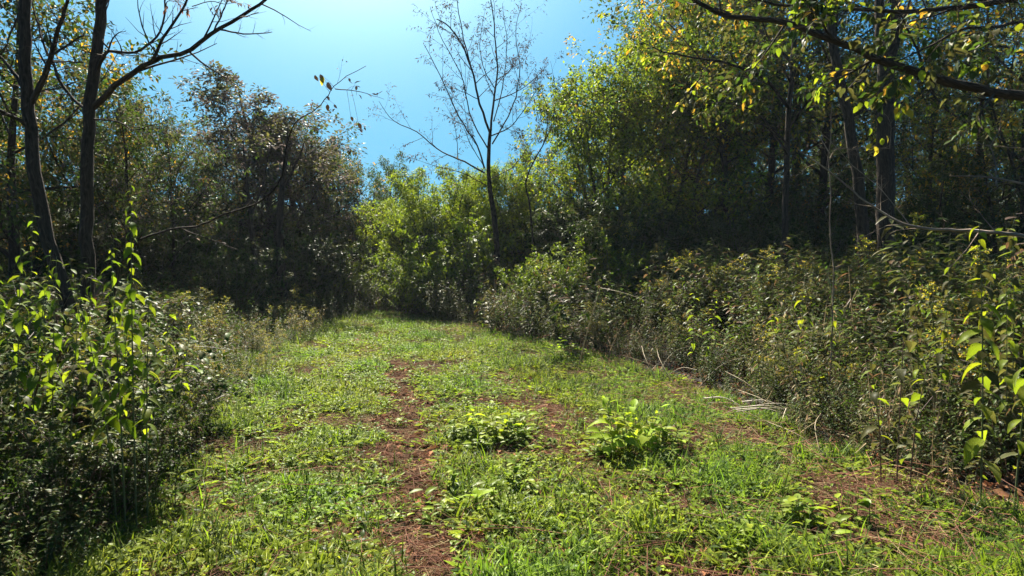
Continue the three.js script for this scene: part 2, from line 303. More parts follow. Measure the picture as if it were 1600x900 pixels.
// ---------------------------------------------------------------- ground, trail, hills
{
  const xs = 220, zs = 260, X0 = -70, X1 = 70, Z0 = 12, Z1 = -140, p = [], c = [], uv = [], idx = [];
  for (let j = 0; j <= zs; j++) for (let i = 0; i <= xs; i++) {
    const u = i / xs * 2 - 1, x = Math.sign(u) * (Math.abs(u) * 9 + Math.pow(Math.abs(u), 4) * 61), t = j / zs, z = 6 - t * 26 - Math.pow(t, 5) * 114 + (j ? 0 : 6);
    const d = -z, y = groundY(x, z), b = outside(x, d) < 0.15 ? bare(x, d) : 0.55;
    const soil = [0.055, 0.029, 0.019], moss = [0.030, 0.030, 0.013], n = 0.8 + 0.5 * noise(x * 3, z * 3, 1);
    p.push(x, y, z); uv.push(x, z); c.push(...[0, 1, 2].map((k) => lerp(moss[k], soil[k], b) * n));
  }
  for (let j = 0; j < zs; j++) for (let i = 0; i < xs; i++) { const q = j * (xs + 1) + i; idx.push(q, q + 1, q + xs + 1, q + 1, q + xs + 2, q + xs + 1); }
  const g = new THREE.BufferGeometry();
  g.setAttribute('position', new THREE.Float32BufferAttribute(p, 3)); g.setAttribute('color', new THREE.Float32BufferAttribute(c, 3)); g.setAttribute('uv', new THREE.Float32BufferAttribute(uv, 2)); g.setIndex(idx); g.computeVertexNormals();
  const grain = canvasNoise(512, (u, v) => { const n = 0.55 + 0.35 * wrapN(u, v, 40, 40, 3) + 0.35 * wrapN(u, v, 110, 110, 5) + 0.2 * wrapN(u, v, 12, 12, 8), k = 90 + 130 * n; return [k, k * 0.95, k * 0.9]; }, true, 1);
  const m = new THREE.MeshStandardMaterial({ name: 'soil', vertexColors: true, roughness: 1, map: grain, bumpMap: grain, bumpScale: 0.03 });
  const o = shade(new THREE.Mesh(g, m)); o.name = 'ground'; scene.add(tag(o, 'brown soil under the grass and thickets', null, null, 'structure'));
}
{
  const p = [], c = [], idx = [], n = 90, k = 8;
  for (let j = 0; j <= k; j++) for (let i = 0; i <= n; i++) {
    const az = R(-62 + 124 * i / n), rr = 125 + 6 * j, y = -4 + (j / k) * (19 + 6 * noise(i * 0.11, 3) + 2 * noise(i * 0.5, 8)) - (j === k ? 3 : 0);
    p.push(Math.sin(az) * rr, y, -Math.cos(az) * rr); const q = 0.8 + 0.4 * noise(i * 0.9, j * 1.3); c.push(0.05 * q, 0.075 * q, 0.035 * q);
  }
  for (let j = 0; j < k; j++) for (let i = 0; i < n; i++) { const q = j * (n + 1) + i; idx.push(q, q + 1, q + n + 1, q + 1, q + n + 2, q + n + 1); }
  const g = new THREE.BufferGeometry(); g.setAttribute('position', new THREE.Float32BufferAttribute(p, 3)); g.setAttribute('color', new THREE.Float32BufferAttribute(c, 3)); g.setIndex(idx); g.computeVertexNormals();
  const o = shade(new THREE.Mesh(g, new THREE.MeshStandardMaterial({ name: 'far_hill', vertexColors: true, roughness: 1, side: THREE.DoubleSide }))); o.name = 'hills'; scene.add(tag(o, 'low wooded hills far beyond the tree line', null, null, 'structure'));
}
const onGround = (x, d, dy = 0) => V(x, groundY(x, -d) + dy, -d);
const spot = (px, d, dy = 0) => onGround(xAt(px, d), d, dy);

// ---------------------------------------------------------------- trees of the tree line, one by one
const TL = [
  // proto, px, depth, height scale, width scale, name, label
  ['mauve', 440, 18.5, 1.08, 1.45, 'autumn_tree', 'tallest tree of the far tree line, greyish brown crown left of the sky gap'],
  ['mauve', 372, 18.5, 0.92, 1.0, 'autumn_tree', 'brownish tree close on the left of the tallest far tree'],
  ['mauve', 478, 20, 0.95, 1.2, 'autumn_tree', 'rounded greyish shoulder tree touching the tallest far tree on its right'],
  ['mauve', 405, 20, 0.98, 1.2, 'autumn_tree', 'rounded greyish shoulder tree touching the tallest far tree on its left'],
  ['mixed', 512, 22, 0.9, 0.9, 'autumn_tree', 'loose greyish tree close on the right of the tallest far tree'],
  ['thin', 262, 13, 0.82, 1.0, 'feathery_tree', 'feathery tree with drooping narrow leaves right of the two slim left trunks'],
  ['thin', 195, 12, 0.86, 1.0, 'feathery_tree', 'feathery tree behind the second slim trunk from the left'],
  ['mixed', 20, 11, 1.05, 1.0, 'mottled_tree', 'mottled yellow brown tree at the left edge behind the slim trunks'],
  ['mixed', 105, 12.5, 0.92, 0.9, 'mottled_tree', 'mottled tree seen between the two slim trunks at left'],
  ['mixed', -90, 12, 1.1, 1.0, 'mottled_tree', 'mottled tree whose right side fills the far left edge'],
  ['green', 320, 20, 0.78, 1.0, 'green_tree', 'green tree in the gap left of the brownish far trees'],
  ['green', 552, 24, 1.0, 0.95, 'narrow_tree', 'narrow dark tree where the left tree line steps down to the sky gap'],
  ['green', 592, 26, 1.02, 0.95, 'narrow_tree', 'narrow dark tree with pointed top left of the lime bush'],
  ['green', 634, 27, 0.94, 1.0, 'narrow_tree', 'lowest narrow dark tree beside the far hill gap'],
  ['lime', 690, 19, 0.95, 1.0, 'lime_bush_tree', 'pale lime shrubby tree at the end of the trail'],
  ['lime', 640, 20.5, 0.8, 0.9, 'lime_bush_tree', 'small lime shrubby tree where the trail bends away'],
  ['lime', 735, 20, 0.95, 0.9, 'lime_bush_tree', 'lime shrubby tree left of the bare sapling trunk'],
  ['green', 722, 25, 0.83, 0.8, 'green_tree', 'dark pointed tree above the lime bushes'],
  ['bright', 825, 19, 0.74, 0.9, 'bright_tree', 'yellow green tree right of the bare sapling trunk'],
  ['slim', 790, 26, 0.78, 1.0, 'narrow_tree', 'narrow dark tree behind the bare sapling'],
  ['green', 850, 24, 0.95, 1.0, 'green_tree', 'green tree behind the thin curved sapling'],
  ['bright', 965, 17.5, 1.24, 1.0, 'bright_tree', 'big sunlit yellow green tree at the left end of the right wood'],
  ['bright', 1045, 18, 1.4, 1.0, 'bright_tree', 'sunlit leafy tree next right of the big yellow green tree'],
  ['golden', 1090, 20, 1.15, 1.0, 'golden_tree', 'tree with yellow leaf tufts over the big yellow green tree'],
];
{
  const rnd = rng(500);
  for (const [k, px, d, hs, ws, name, label] of TL) copyOf(T[k], name, label, 'tree', spot(px, d, -0.05), rnd() * 6.28, V(ws * hs, hs, ws * hs));
  // the wood on the right and behind
  const wood = [
    ['golden', 1135, 17.5, 1.2, 'yellowing tree at the left front of the right wood'], ['forest', 1190, 18.5, 0.9, 'tall dark tree just left of the slim upright trunk in the right wood'],
    ['forest', 1270, 17.5, 0.9, 'tall dark tree between the slim upright trunk and the leaning trunk'], ['golden', 1455, 16, 0.85, 'yellow green tree right of the forked trunk'],
    ['forest', 1530, 17, 0.8, 'tall dark tree behind the sagging pale branch'], ['golden', 1610, 13, 1.2, 'yellow leaved tree at the upper right edge'], ['forest', 1710, 15, 1.05, 'tall tree whose left side shows at the far right edge'],
    ['forest', 1240, 21, 1.1, 'tall tree deep in the wood behind the slim upright trunk'], ['forest', 1340, 24, 0.85, 'tall tree deep in the wood straight behind the forked trunk'], ['forest', 1480, 22, 0.7, 'tall tree deep in the wood right of the forked trunk'],
    ['golden', 1575, 20, 0.95, 'golden tree deep in the wood near the right edge'], ['forest', 1120, 23, 1.1, 'tall tree deep behind the tree with yellow leaf tufts'], ['green', 1160, 17, 0.62, 'low green tree under the left part of the right wood'],
    ['green', 1330, 16, 0.58, 'low green tree under the leaning trunk'], ['mixed', 1250, 16.5, 0.55, 'low mottled tree behind the slim upright trunk'], ['green', 1450, 13.5, 0.55, 'low green tree right of the forked trunk'],
    ['mixed', 1560, 13, 0.6, 'low mottled tree near the right edge of the wood'], ['forest', 1660, 22, 1, 'tall tree deep in the wood at the right edge'], ['forest', 1020, 24, 0.9, 'tall tree behind the big sunlit yellow green tree'], ['golden', 1800, 12, 1.1, 'tree just outside the right edge of the wood'], ['forest', 1900, 16, 1, 'tall tree outside the right edge behind the wood']];
  for (const [k, px, d, hs, label] of wood) copyOf(T[k], 'wood_tree', label, 'tree', spot(px, d, -0.05), rnd() * 6.28, hs * (0.95 + rnd() * 0.1), 'trees of the right wood');
  // behind the left tree line
  for (const [k, px, d, hs] of [['mixed', 225, 16.5, 0.85], ['green', 330, 23, 1.0], ['mixed', 545, 23, 0.95], ['green', 170, 16, 0.82], ['mixed', 30, 15, 1.0], ['green', 600, 29, 1.0], ['green', 60, 18, 0.9], ['slim', 150, 19, 0.9], ['green', 230, 21, 0.85], ['mixed', 410, 22, 0.95], ['green', 480, 24, 0.95], ['slim', 540, 25, 0.8], ['green', -60, 17, 1], ['mixed', 300, 16, 0.72], ['slim', 670, 30, 0.75], ['green', 760, 32, 0.85], ['slim', 890, 30, 1.1]])
    copyOf(T[k], 'backing_tree', 'dark tree behind the front row of the left and middle tree line', 'tree', spot(px, d, -0.05), rnd() * 6.28, hs, 'trees behind the front row');
  for (let k = 0; k < 16; k++) copyOf(T[k % 3 ? 'forest' : 'green'], 'rear_tree', 'rearmost tree of the right wood, above the ' + ['curved sapling', 'dry leaning stalk', 'big sunlit tree', 'slim upright trunk', 'dark leaning trunk', 'forked trunk', 'right edge', 'far right edge'][k >> 1] + (k % 2 ? ', right one' : ', left one'), 'tree', spot(880 + k * 48 + rnd() * 40, 25 + rnd() * 11, -0.1), rnd() * 6.28, V(1.3, 0.6 + rnd() * 0.2, 1.3), 'rearmost trees of the right wood');
  for (let k = 0; k < 14; k++) { const q = R(-20 + 220 * k / 13), rr = 8 + rnd() * 4; copyOf(T.forest, 'clearing_tree', 'tree of the wood closing the clearing behind the camera', 'tree', V(Math.cos(q) * rr * 1.1, -0.05, 3 + Math.sin(q) * rr), rnd() * 6.28, V(1.15, 0.8 + rnd() * 0.2, 1.15), 'trees behind the camera'); }
  // dense dark shrubs under the trees
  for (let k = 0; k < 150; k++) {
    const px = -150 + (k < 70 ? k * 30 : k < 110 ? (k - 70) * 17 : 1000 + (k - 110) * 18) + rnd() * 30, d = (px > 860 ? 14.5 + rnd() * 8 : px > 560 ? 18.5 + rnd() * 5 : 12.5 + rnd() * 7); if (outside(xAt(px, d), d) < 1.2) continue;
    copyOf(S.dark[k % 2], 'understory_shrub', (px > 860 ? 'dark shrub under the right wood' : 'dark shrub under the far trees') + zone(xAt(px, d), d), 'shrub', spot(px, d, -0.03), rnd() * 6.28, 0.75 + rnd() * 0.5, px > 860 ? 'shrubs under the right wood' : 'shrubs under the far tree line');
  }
}
// distant wood: one mass
{
  const rnd = rng(77), m = new THREE.Matrix4(), q = new THREE.Quaternion(), g = T.green.children[1].geometry, n = 170, o = new THREE.InstancedMesh(g, M.tree, n);
  for (let k = 0; k < n; k++) { const d = 32 + rnd() * 50, x = (rnd() - 0.5) * d * 2.1, s = 0.6 + rnd() * 0.45; q.setFromAxisAngle(V(0, 1, 0), rnd() * 6.28); m.compose(V(x, groundY(x, -d) - 0.3 - d * 0.01, -d), q, V(s * 1.3, s, s * 1.3)); o.setMatrixAt(k, m); const b = 0.8 + rnd() * 0.5; o.setColorAt(k, new THREE.Color(b, b, b)); }
  o.name = 'distant_wood'; shade(o); scene.add(tag(o, 'distant wood seen between the trunks of the tree line', null, null, 'stuff'));
}

// ---------------------------------------------------------------- trees traced limb by limb
const trace = (rows, d0, d1 = d0, n = 0) => { // rows of photograph pixels from base to tip, depth running from d0 to d1
  const c = new THREE.CatmullRomCurve3(rows.map(([x, y], k) => at(x, y, lerp(d0, d1, k / (rows.length - 1)))), false, 'centripetal');
  const pts = c.getPoints(n || rows.length * 3), r = rng(rows[0][0] * 7 + rows[0][1] * 13 + rows.length);
  for (let k = 1; k < pts.length - 1; k++) { const j = Math.min(0.03, 0.11 * pts[k].distanceTo(pts[k - 1])); pts[k].add(V((r() - 0.5) * j, (r() - 0.5) * j, (r() - 0.5) * j * 2)); }
  return pts;
};
function tracedTree(name, label, base, trunkPts, r0, r1, limbs, P, seed, crownMat = M.tree) {
  const rnd = rng(seed), root = thing(name, label, 'tree', base), F = new Collector(), off = (pts) => pts.map((p) => p.clone().sub(base));
  const B = new Collector(); B.tube(off(trunkPts), r0, r1, 10, P.bark, 1); part('trunk', B.build(), bark, root);
  for (const [rows, da, db, ra, rb, lvl, own] of limbs) {
    const L = new Collector(), pts = off(trace(rows, da, db)); let len = 0; for (let k = 1; k < pts.length; k++) len += pts[k].distanceTo(pts[k - 1]);
    carry(L, F, pts, ra, rb, len, own ?? P, lvl ?? 0, rnd); part('limb', L.build(), bark, root);
  }
  if (F.tris) part('crown', F.build(), crownMat, root);
  return root;
}
const leaflet = (n, L, color, o = {}) => ({ n, from: 0.3, L, ratio: 0.3, color, alternate: true, hang: 0.7, forward: 0.8, lod: 0, spread: 0.02, ...o });
// overhanging tree at the right edge: trunk out of frame, limbs traced
const overP = { bark: C.bark, levels: [
  { seg: 5, wob: 0.3, up: 0.0, kids: 9, start: 0.15, ang: [35, 75], ratio: 0.28, sides: 7, thin: 0.4, tip: 0.3 },
  { seg: 4, wob: 0.4, up: 0.0, kids: 5, start: 0.2, ang: [25, 60], ratio: 0.5, sides: 4, thin: 0.6, leaf: leaflet(7, 0.085, palette('olive', 3, 'green', 3, 'lime', 1.5, 'gold', 1, 'yellow', 0.6), { ratio: 0.6, spread: 0.05, tumble: 1.3, lod: 1 }) },
  { seg: 3, wob: 0.5, up: -0.04, kids: 0, start: 0, ang: [0, 0], ratio: 0, sides: 3, leaf: leaflet(8, 0.085, palette('olive', 3, 'green', 3, 'lime', 1.5, 'gold', 1, 'yellow', 0.6), { ratio: 0.6, spread: 0.05, tumble: 1.3, lod: 1 }) },
] };
const bareP = (o = {}) => ({ bark: o.bark ?? C.bark, levels: [
  { seg: 5, wob: 0.3, up: 0.03, kids: o.kids ?? 8, start: 0.2, ang: [25, 65], ratio: o.ratio ?? 0.3, sides: 6, thin: 0.5, tip: 0.3 },
  { seg: 4, wob: 0.4, up: 0.05, kids: o.twigs ?? 4, start: 0.25, ang: [25, 55], ratio: 0.45, sides: 4, thin: 0.6, leaf: o.leaf },
  { seg: 3, wob: 0.5, up: 0.02, kids: 0, start: 0, ang: [0, 0], ratio: 0, sides: 3, leaf: o.leaf },
] });
const danglingP = { bark: C.bark, levels: [{}, { seg: 4, wob: 0.3, up: 0, kids: 6, start: 0.1, ang: [30, 80], ratio: 0.5, sides: 4, thin: 0.6, tip: 0.3 }, { seg: 3, wob: 0.3, up: -0.1, kids: 0, start: 0, ang: [0, 0], ratio: 0, sides: 3, leaf: leaflet(11, 0.06, palette('mauve', 3, 'rust', 2, 'brown', 2), { hang: 0.9 }) }] };
const topLeaf = palette('mauve', 1, 'olive', 4, 'green', 3, 'gold', 1), topP = { bark: C.bark, levels: [{ seg: 5, wob: 0.3, up: 0.02, kids: 11, start: 0.15, ang: [30, 70], ratio: 0.36, sides: 6, thin: 0.5, tip: 0.3 }, { seg: 4, wob: 0.4, up: 0.02, kids: 5, start: 0.2, ang: [25, 60], ratio: 0.5, sides: 4, thin: 0.6, leaf: leaflet(8, 0.1, topLeaf, { ratio: 0.45 }) }, { seg: 3, wob: 0.5, up: 0, kids: 0, start: 0, ang: [0, 0], ratio: 0, sides: 3, leaf: leaflet(10, 0.1, topLeaf, { ratio: 0.45 }) }] };
tracedTree('slim_tree', 'leftmost slim tree trunk, leaning slightly, with bare branches', spot(118, 7), [spot(118, 7, -0.1), ...trace([[112, 520], [100, 450], [75, 380], [55, 260], [42, 150], [38, 60], [38, -60], [40, -200]], 7)], 0.078, 0.05, [
  [[[50, 160], [72, 112], [80, 87], [88, 55], [100, 23], [110, -20]], 7, 6.6, 0.032, 0.014],
  [[[80, 87], [98, 75], [127, 57], [140, 56]], 6.8, 6.5, 0.015, 0.005],
  [[[45, 150], [20, 113], [0, 88], [-30, 60]], 7, 7.3, 0.026, 0.010],
  [[[46, 195], [18, 182], [-10, 168], [-50, 150]], 7, 6.5, 0.026, 0.012],
  [[[38, 10], [22, 40], [8, 75], [-4, 95]], 7, 7.4, 0.012, 0.004],
  [[[38, -90], [110, -170], [210, -220]], 7, 6.2, 0.03, 0.008, 0, topP], [[[39, -130], [-70, -190], [-180, -220]], 7, 6.4, 0.03, 0.008, 0, topP], [[[40, -190], [60, -300], [120, -380]], 7, 7.4, 0.03, 0.008, 0, topP],
], bareP(), 61);
tracedTree('slim_tree', 'second slim tree trunk from the left, upright, long bare limb reaching right', spot(140, 7.5), [spot(141, 7.5, -0.1), ...trace([[138, 520], [137, 440], [135, 350], [138, 250], [142, 165], [150, 80], [160, 0], [172, -110], [180, -220]], 7.5)], 0.078, 0.05, [
  [[[146, 168], [185, 130], [238, 95], [290, 80], [345, 43], [400, 10], [440, -20]], 7.5, 6.2, 0.036, 0.012],
  [[[238, 95], [255, 60], [285, 15], [300, -20]], 6.9, 6.6, 0.018, 0.008],
  [[[342, 46], [385, 53], [425, 50]], 6.6, 6.4, 0.010, 0.004],
  [[[335, 47], [350, 15], [360, -10]], 6.6, 6.7, 0.010, 0.005],
  [[[148, 125], [160, 92], [170, 80], [205, 83], [238, 65], [255, 35], [258, -10]], 7.5, 7.0, 0.022, 0.008],
  [[[168, 80], [180, 55], [197, 48]], 7.3, 7.1, 0.010, 0.003],
  [[[168, 74], [158, 60], [164, 25], [172, -10]], 7.3, 7.4, 0.012, 0.006],
  [[[140, 175], [110, 150], [80, 97], [63, 50], [48, -5]], 7.5, 8.2, 0.022, 0.008],
  [[[300, 10], [330, 2], [350, 6], [372, 2]], 6.7, 6.6, 0.006, 0.002, 1, danglingP],
  [[[258, 10], [262, 2], [280, 3], [292, 8]], 7, 6.9, 0.006, 0.002, 1, danglingP],
  [[[170, -90], [250, -170], [340, -230]], 7.5, 6.6, 0.03, 0.008, 0, topP], [[[172, -120], [80, -190], [10, -240]], 7.5, 6.6, 0.03, 0.008, 0, topP], [[[178, -200], [200, -310], [250, -400]], 7.5, 7.2, 0.03, 0.008, 0, topP],
  [[[142, 186], [185, 190], [210, 203], [260, 188]], 7.5, 7, 0.012, 0.004],
], bareP(), 62);
tracedTree('bare_sapling', 'nearly bare sapling standing alone in the sky gap, few brown leaflets left', spot(777, 16.4), [spot(777, 16.4, -0.1), ...trace([[778, 460], [775, 360], [768, 310], [763, 270], [766, 205]], 16.4)], 0.088, 0.043, [
  [[[765, 206], [747, 153], [740, 117], [720, 67], [700, 40], [683, 30]], 16.41, 15.40, 0.0312, 0.0120],
  [[[740, 117], [733, 93], [722, 50], [713, -10]], 15.90, 16.15, 0.0216, 0.0084],
  [[[767, 204], [772, 150], [777, 115], [773, 50], [765, -15]], 16.41, 17.16, 0.0312, 0.0120],
  [[[757, 263], [747, 230], [720, 187], [693, 130], [663, 70]], 16.41, 15.65, 0.0240, 0.0072],
  [[[757, 270], [720, 250], [690, 237], [653, 207], [613, 187], [592, 158]], 16.41, 17.67, 0.0240, 0.0060],
  [[[773, 157], [800, 147], [827, 130], [857, 100]], 16.78, 17.42, 0.0168, 0.0048],
  [[[768, 212], [795, 200], [815, 177], [842, 135]], 16.41, 15.40, 0.0192, 0.0048],
  [[[777, 125], [800, 107], [815, 70]], 16.91, 17.67, 0.0120, 0.0036],
  [[[774, 140], [757, 110], [750, 70], [757, 20]], 16.78, 16.41, 0.0144, 0.0048],
  [[[747, 155], [715, 140], [690, 133]], 16.41, 15.65, 0.0120, 0.0036],
  [[[757, 262], [735, 225], [725, 200], [715, 180]], 16.41, 16.91, 0.0120, 0.0036],
  [[[764, 235], [735, 180], [722, 120], [690, 60], [672, 10]], 16.4, 15.4, 0.02, 0.005],
  [[[769, 225], [800, 170], [812, 110], [806, 50], [815, 5]], 16.4, 17.2, 0.02, 0.005],
  [[[771, 190], [786, 130], [792, 70], [785, 5]], 16.6, 16.0, 0.015, 0.004],
  [[[762, 282], [800, 262], [828, 225], [850, 200]], 16.4, 17, 0.013, 0.003],
  [[[760, 290], [722, 270], [690, 262], [640, 246]], 16.4, 15.6, 0.015, 0.003],
], bareP({ kids: 10, ratio: 0.34, twigs: 4, leaf: leaflet(4, 0.085, palette('mauve', 3, 'rust', 2, 'brown', 2, 'gold', 1)) }), 63, M.withered);
tracedTree('curved_sapling', 'thin curved sapling with wispy top right of the bare sapling', spot(836, 14.5), [spot(836, 14.5, -0.1), ...trace([[834, 430], [832, 367], [827, 318], [822, 285], [835, 250], [848, 228]], 14.5)], 0.024, 0.014, [
  [[[848, 228], [855, 200], [853, 160], [842, 140], [830, 132]], 14.50, 13.97, 0.0135, 0.0027],
  [[[846, 232], [858, 205], [868, 150], [860, 95]], 14.50, 14.89, 0.0108, 0.0027],
  [[[835, 250], [815, 225], [800, 195]], 14.50, 14.76, 0.0072, 0.0018],
], bareP({ kids: 7, ratio: 0.35, leaf: leaflet(6, 0.07, palette('mauve', 3, 'olive', 2, 'brown', 2)) }), 64, M.withered);
{
  const root = tracedTree('arching_sapling', 'thin sapling arching from the left thicket up across the far trees', spot(150, 5.6), [spot(150, 5.6, -0.1), ...trace([[165, 520], [190, 410], [220, 374]], 5.6, 5.5)], 0.02, 0.015, [
    [[[220, 374], [267, 358], [313, 352], [347, 337], [400, 318], [436, 285], [452, 212], [463, 190], [490, 173], [510, 153], [527, 130], [572, 103]], 5.5, 4.6, 0.0105, 0.002],
    [[[285, 358], [330, 375], [372, 390]], 5.4, 5.1, 0.006, 0.002],
    [[[524, 139], [560, 143], [600, 155]], 4.7, 4.5, 0.004, 0.001],
  ], bareP({ kids: 4, ratio: 0.14, twigs: 2, leaf: leaflet(1, 0.05, palette('brown', 2, 'mauve', 2)) }), 65, M.withered);
  const rnd = rng(3), b = root.position, arc = trace([[436, 285], [452, 212], [463, 190], [490, 173], [510, 153], [527, 130], [572, 103]], 4.95, 4.6, 40).concat(trace([[524, 139], [560, 143], [600, 155]], 4.7, 4.5, 20)).map((p) => p.sub(b));
  for (const [x, y, L, k] of [[500, 116, 0.055, 'mauve'], [505, 120, 0.065, 'yellow'], [512, 128, 0.07, 'mauve'], [492, 117, 0.05, 'brown'], [545, 122, 0.03, 'mauve'], [511, 150, 0.035, 'mauve'], [512, 163, 0.05, 'brown'], [522, 163, 0.035, 'mauve'], [548, 182, 0.04, 'brown'], [560, 192, 0.05, 'brown'], [557, 134, 0.035, 'mauve']]) {
    const F = new Collector(), tip = at(x, y, 4.75).sub(b), hold = arc.reduce((m, p) => p.distanceTo(tip) < m.distanceTo(tip) ? p : m); F.tube([hold, hold.clone().lerp(tip, 0.5).add(V(0, 0.01, 0)), tip], 0.0016, 0.001, 3, C.brown); F.leaf(tip, V(rnd() - 0.3, -1, rnd() - 0.5).normalize(), V(rnd() - 0.5, 0.2, 1), L, L * 0.6, C[k], 0.3, 0.4, 1); part('leaf', F.build(), k === 'yellow' ? M.tree : M.withered, root);
  }
}
{
  const base = onGround(6.2, 6.0);
  tracedTree('overhanging_tree', 'tree beyond the right edge with thick dark limb sweeping across the top right', base, [base.clone().add(V(0, -0.1, 0)), V(6.1, 1.5, -6.0), V(5.9, 3.2, -6.0), V(5.6, 5, -6.1), V(5.2, 7.5, -6.3)], 0.16, 0.06, [
    [[[1780, 185], [1700, 165], [1600, 152], [1533, 140], [1433, 113], [1373, 93], [1333, 73], [1287, 57], [1243, 40], [1200, 31], [1133, 24], [1083, -2], [1020, -40]], 6.0, 6.6, 0.055, 0.018],
    [[[1760, -60], [1650, -20], [1500, 12], [1433, 17], [1367, 17], [1300, 13], [1220, 8], [1150, -12]], 6.1, 7.5, 0.034, 0.012],
    [[[1780, 20], [1600, 35], [1553, 42], [1500, 47], [1453, 73], [1397, 97]], 6.0, 5.2, 0.018, 0.006],
    [[[1285, 57], [1262, 20], [1255, -30]], 6.4, 6.6, 0.02, 0.01],
  ], overP, 66);
}
// pale bare branches reaching in at the right
const paleP = { bark: C.palebark, levels: [{ seg: 5, wob: 0.3, up: 0.03, kids: 10, start: 0.15, ang: [30, 70], ratio: 0.17, sides: 6, thin: 0.4, tip: 0.3 }, { seg: 3, wob: 0.6, up: 0, kids: 2, start: 0.3, ang: [30, 60], ratio: 0.5, sides: 3, thin: 0.7 }, { seg: 2, wob: 0.5, up: 0, kids: 0, start: 0, ang: [0, 0], ratio: 0, sides: 3 }] };
{
  const base = onGround(4.4, 4.4);
  const root = tracedTree('leaning_sapling', 'bare pale sapling with a long low branch sagging in from the right edge', base, [base.clone().add(V(0, -0.1, 0)), V(4.35, 1.2, -4.4), V(4.25, 2.2, -4.45), V(4.15, 3.4, -4.6)], 0.03, 0.012, [
    [[[1762, 392], [1600, 368], [1550, 363], [1500, 360], [1453, 358], [1413, 350], [1387, 337], [1360, 320], [1333, 299], [1290, 263], [1247, 234]], 4.4, 4.9, 0.015, 0.004],
    [[[1750, 310], [1600, 287], [1553, 278], [1513, 275], [1483, 275]], 4.4, 4.8, 0.009, 0.003],
    [[[1556, 290], [1555, 253], [1548, 227], [1560, 207], [1567, 153]], 4.6, 4.9, 0.005, 0.002],
    [[[1740, 300], [1640, 240], [1600, 232], [1530, 225], [1500, 190]], 4.6, 5.2, 0.006, 0.002],
    [[[1720, 120], [1620, 80], [1560, 60], [1500, 88], [1440, 95]], 4.6, 5.4, 0.007, 0.002],
    [[[1420, 350], [1380, 300], [1330, 255], [1255, 180]], 4.75, 5.2, 0.004, 0.0015],
    [[[1752, 40], [1640, 62], [1585, 25], [1560, -10]], 4.55, 4.9, 0.007, 0.002],
  ], paleP, 67);
}
{
  const base = spot(1302, 6.2), rnd = rng(9);
  const root = tracedTree('twiggy_sapling', 'slight pale twiggy sapling with a few yellow leaves before the dark wood', base, [base.clone().add(V(0, -0.1, 0)), ...trace([[1303, 420], [1296, 257], [1300, 160]], 6.2)], 0.007, 0.003, [
    [[[1296, 250], [1307, 233], [1333, 233], [1360, 231], [1390, 232]], 6.2, 5.8, 0.007, 0.003],
    [[[1297, 240], [1283, 217], [1272, 187]], 6.2, 6.4, 0.006, 0.002],
    [[[1390, 232], [1392, 200], [1388, 184], [1372, 170]], 5.8, 5.7, 0.003, 0.0015],
  ], paleP, 68);
  for (const [x, y] of [[1345, 160], [1352, 158], [1340, 166], [1375, 182], [1360, 200], [1385, 212], [1378, 216], [1360, 224], [1366, 229], [1371, 233], [1345, 132], [1348, 128]]) { const F = new Collector(); F.leaf(at(x, y, 5.75).sub(base), V(rnd() - 0.5, -0.6, rnd() - 0.5).normalize(), V(rnd() - 0.5, 0.6, 0.7), 0.07, 0.045, C[rnd() < 0.5 ? 'yellow' : 'lime'], 0.2, 0.3, 1); part('leaf', F.build(), M.tree, root); }
}
// dark trunks in the right wood
const goldLeaf = palette('olive', 4, 'green', 3, 'lime', 2, 'gold', 0.6, 'yellow', 0.8), goldP = { bark: C.bark, levels: [overP.levels[0], { ...overP.levels[1], leaf: leaflet(8, 0.1, goldLeaf, { ratio: 0.62, spread: 0.06, tumble: 1.3, lod: 1 }) }, { ...overP.levels[2], leaf: leaflet(9, 0.1, goldLeaf, { ratio: 0.62, spread: 0.06, tumble: 1.3, lod: 1 }) }] };
const trunkP = { ...bareP({ kids: 5, ratio: 0.22 }), bark: C.bark };
tracedTree('forked_tree', 'dark forked tree trunk in the right wood behind the thick limb', spot(1384, 11), [spot(1384, 11, -0.1), ...trace([[1384, 420], [1384, 250], [1383, 150], [1384, 100]], 11)], 0.15, 0.13, [
  [[[1384, 105], [1376, 60], [1375, 0], [1368, -120], [1372, -260]], 11, 11.3, 0.12, 0.05], [[[1386, 105], [1399, 60], [1400, 0], [1410, -120], [1420, -260]], 11, 10.7, 0.11, 0.05]], trunkP, 71);
tracedTree('dark_tree', 'dark leaning trunk just left of the forked trunk in the right wood', spot(1350, 10.5), [spot(1352, 10.5, -0.1), ...trace([[1350, 380], [1342, 283], [1323, 173], [1300, 60], [1292, -60], [1290, -200]], 10.5)], 0.1, 0.05, [[[[1318, 150], [1350, 110], [1372, 60]], 10.5, 10.1, 0.03, 0.01]], trunkP, 72);
tracedTree('dark_tree', 'slim dark upright trunk at the left of the right wood', spot(1226, 13), [spot(1226, 13, -0.1), ...trace([[1226, 400], [1228, 280], [1232, 180], [1240, 60], [1236, -80]], 13)], 0.07, 0.04, [[[[1230, 240], [1200, 200], [1170, 190]], 12.96, 12.38, 0.0260, 0.0078, 0, bareP()],
  [[[1234, 170], [1190, 120], [1120, 95], [1050, 85], [985, 60]], 12.96, 11.52, 0.0364, 0.0078], [[[1238, 100], [1180, 40], [1110, 10], [1030, -10]], 12.96, 13.82, 0.0338, 0.0078], [[[1232, 200], [1270, 150], [1300, 120], [1330, 118]], 12.96, 11.52, 0.0260, 0.0065],
  [[[1236, 130], [1200, 60], [1175, -20]], 12.96, 11.81, 0.0260, 0.0078], [[[1230, 225], [1180, 175], [1130, 160], [1090, 165]], 12.96, 12.10, 0.0208, 0.0052]], goldP, 73);
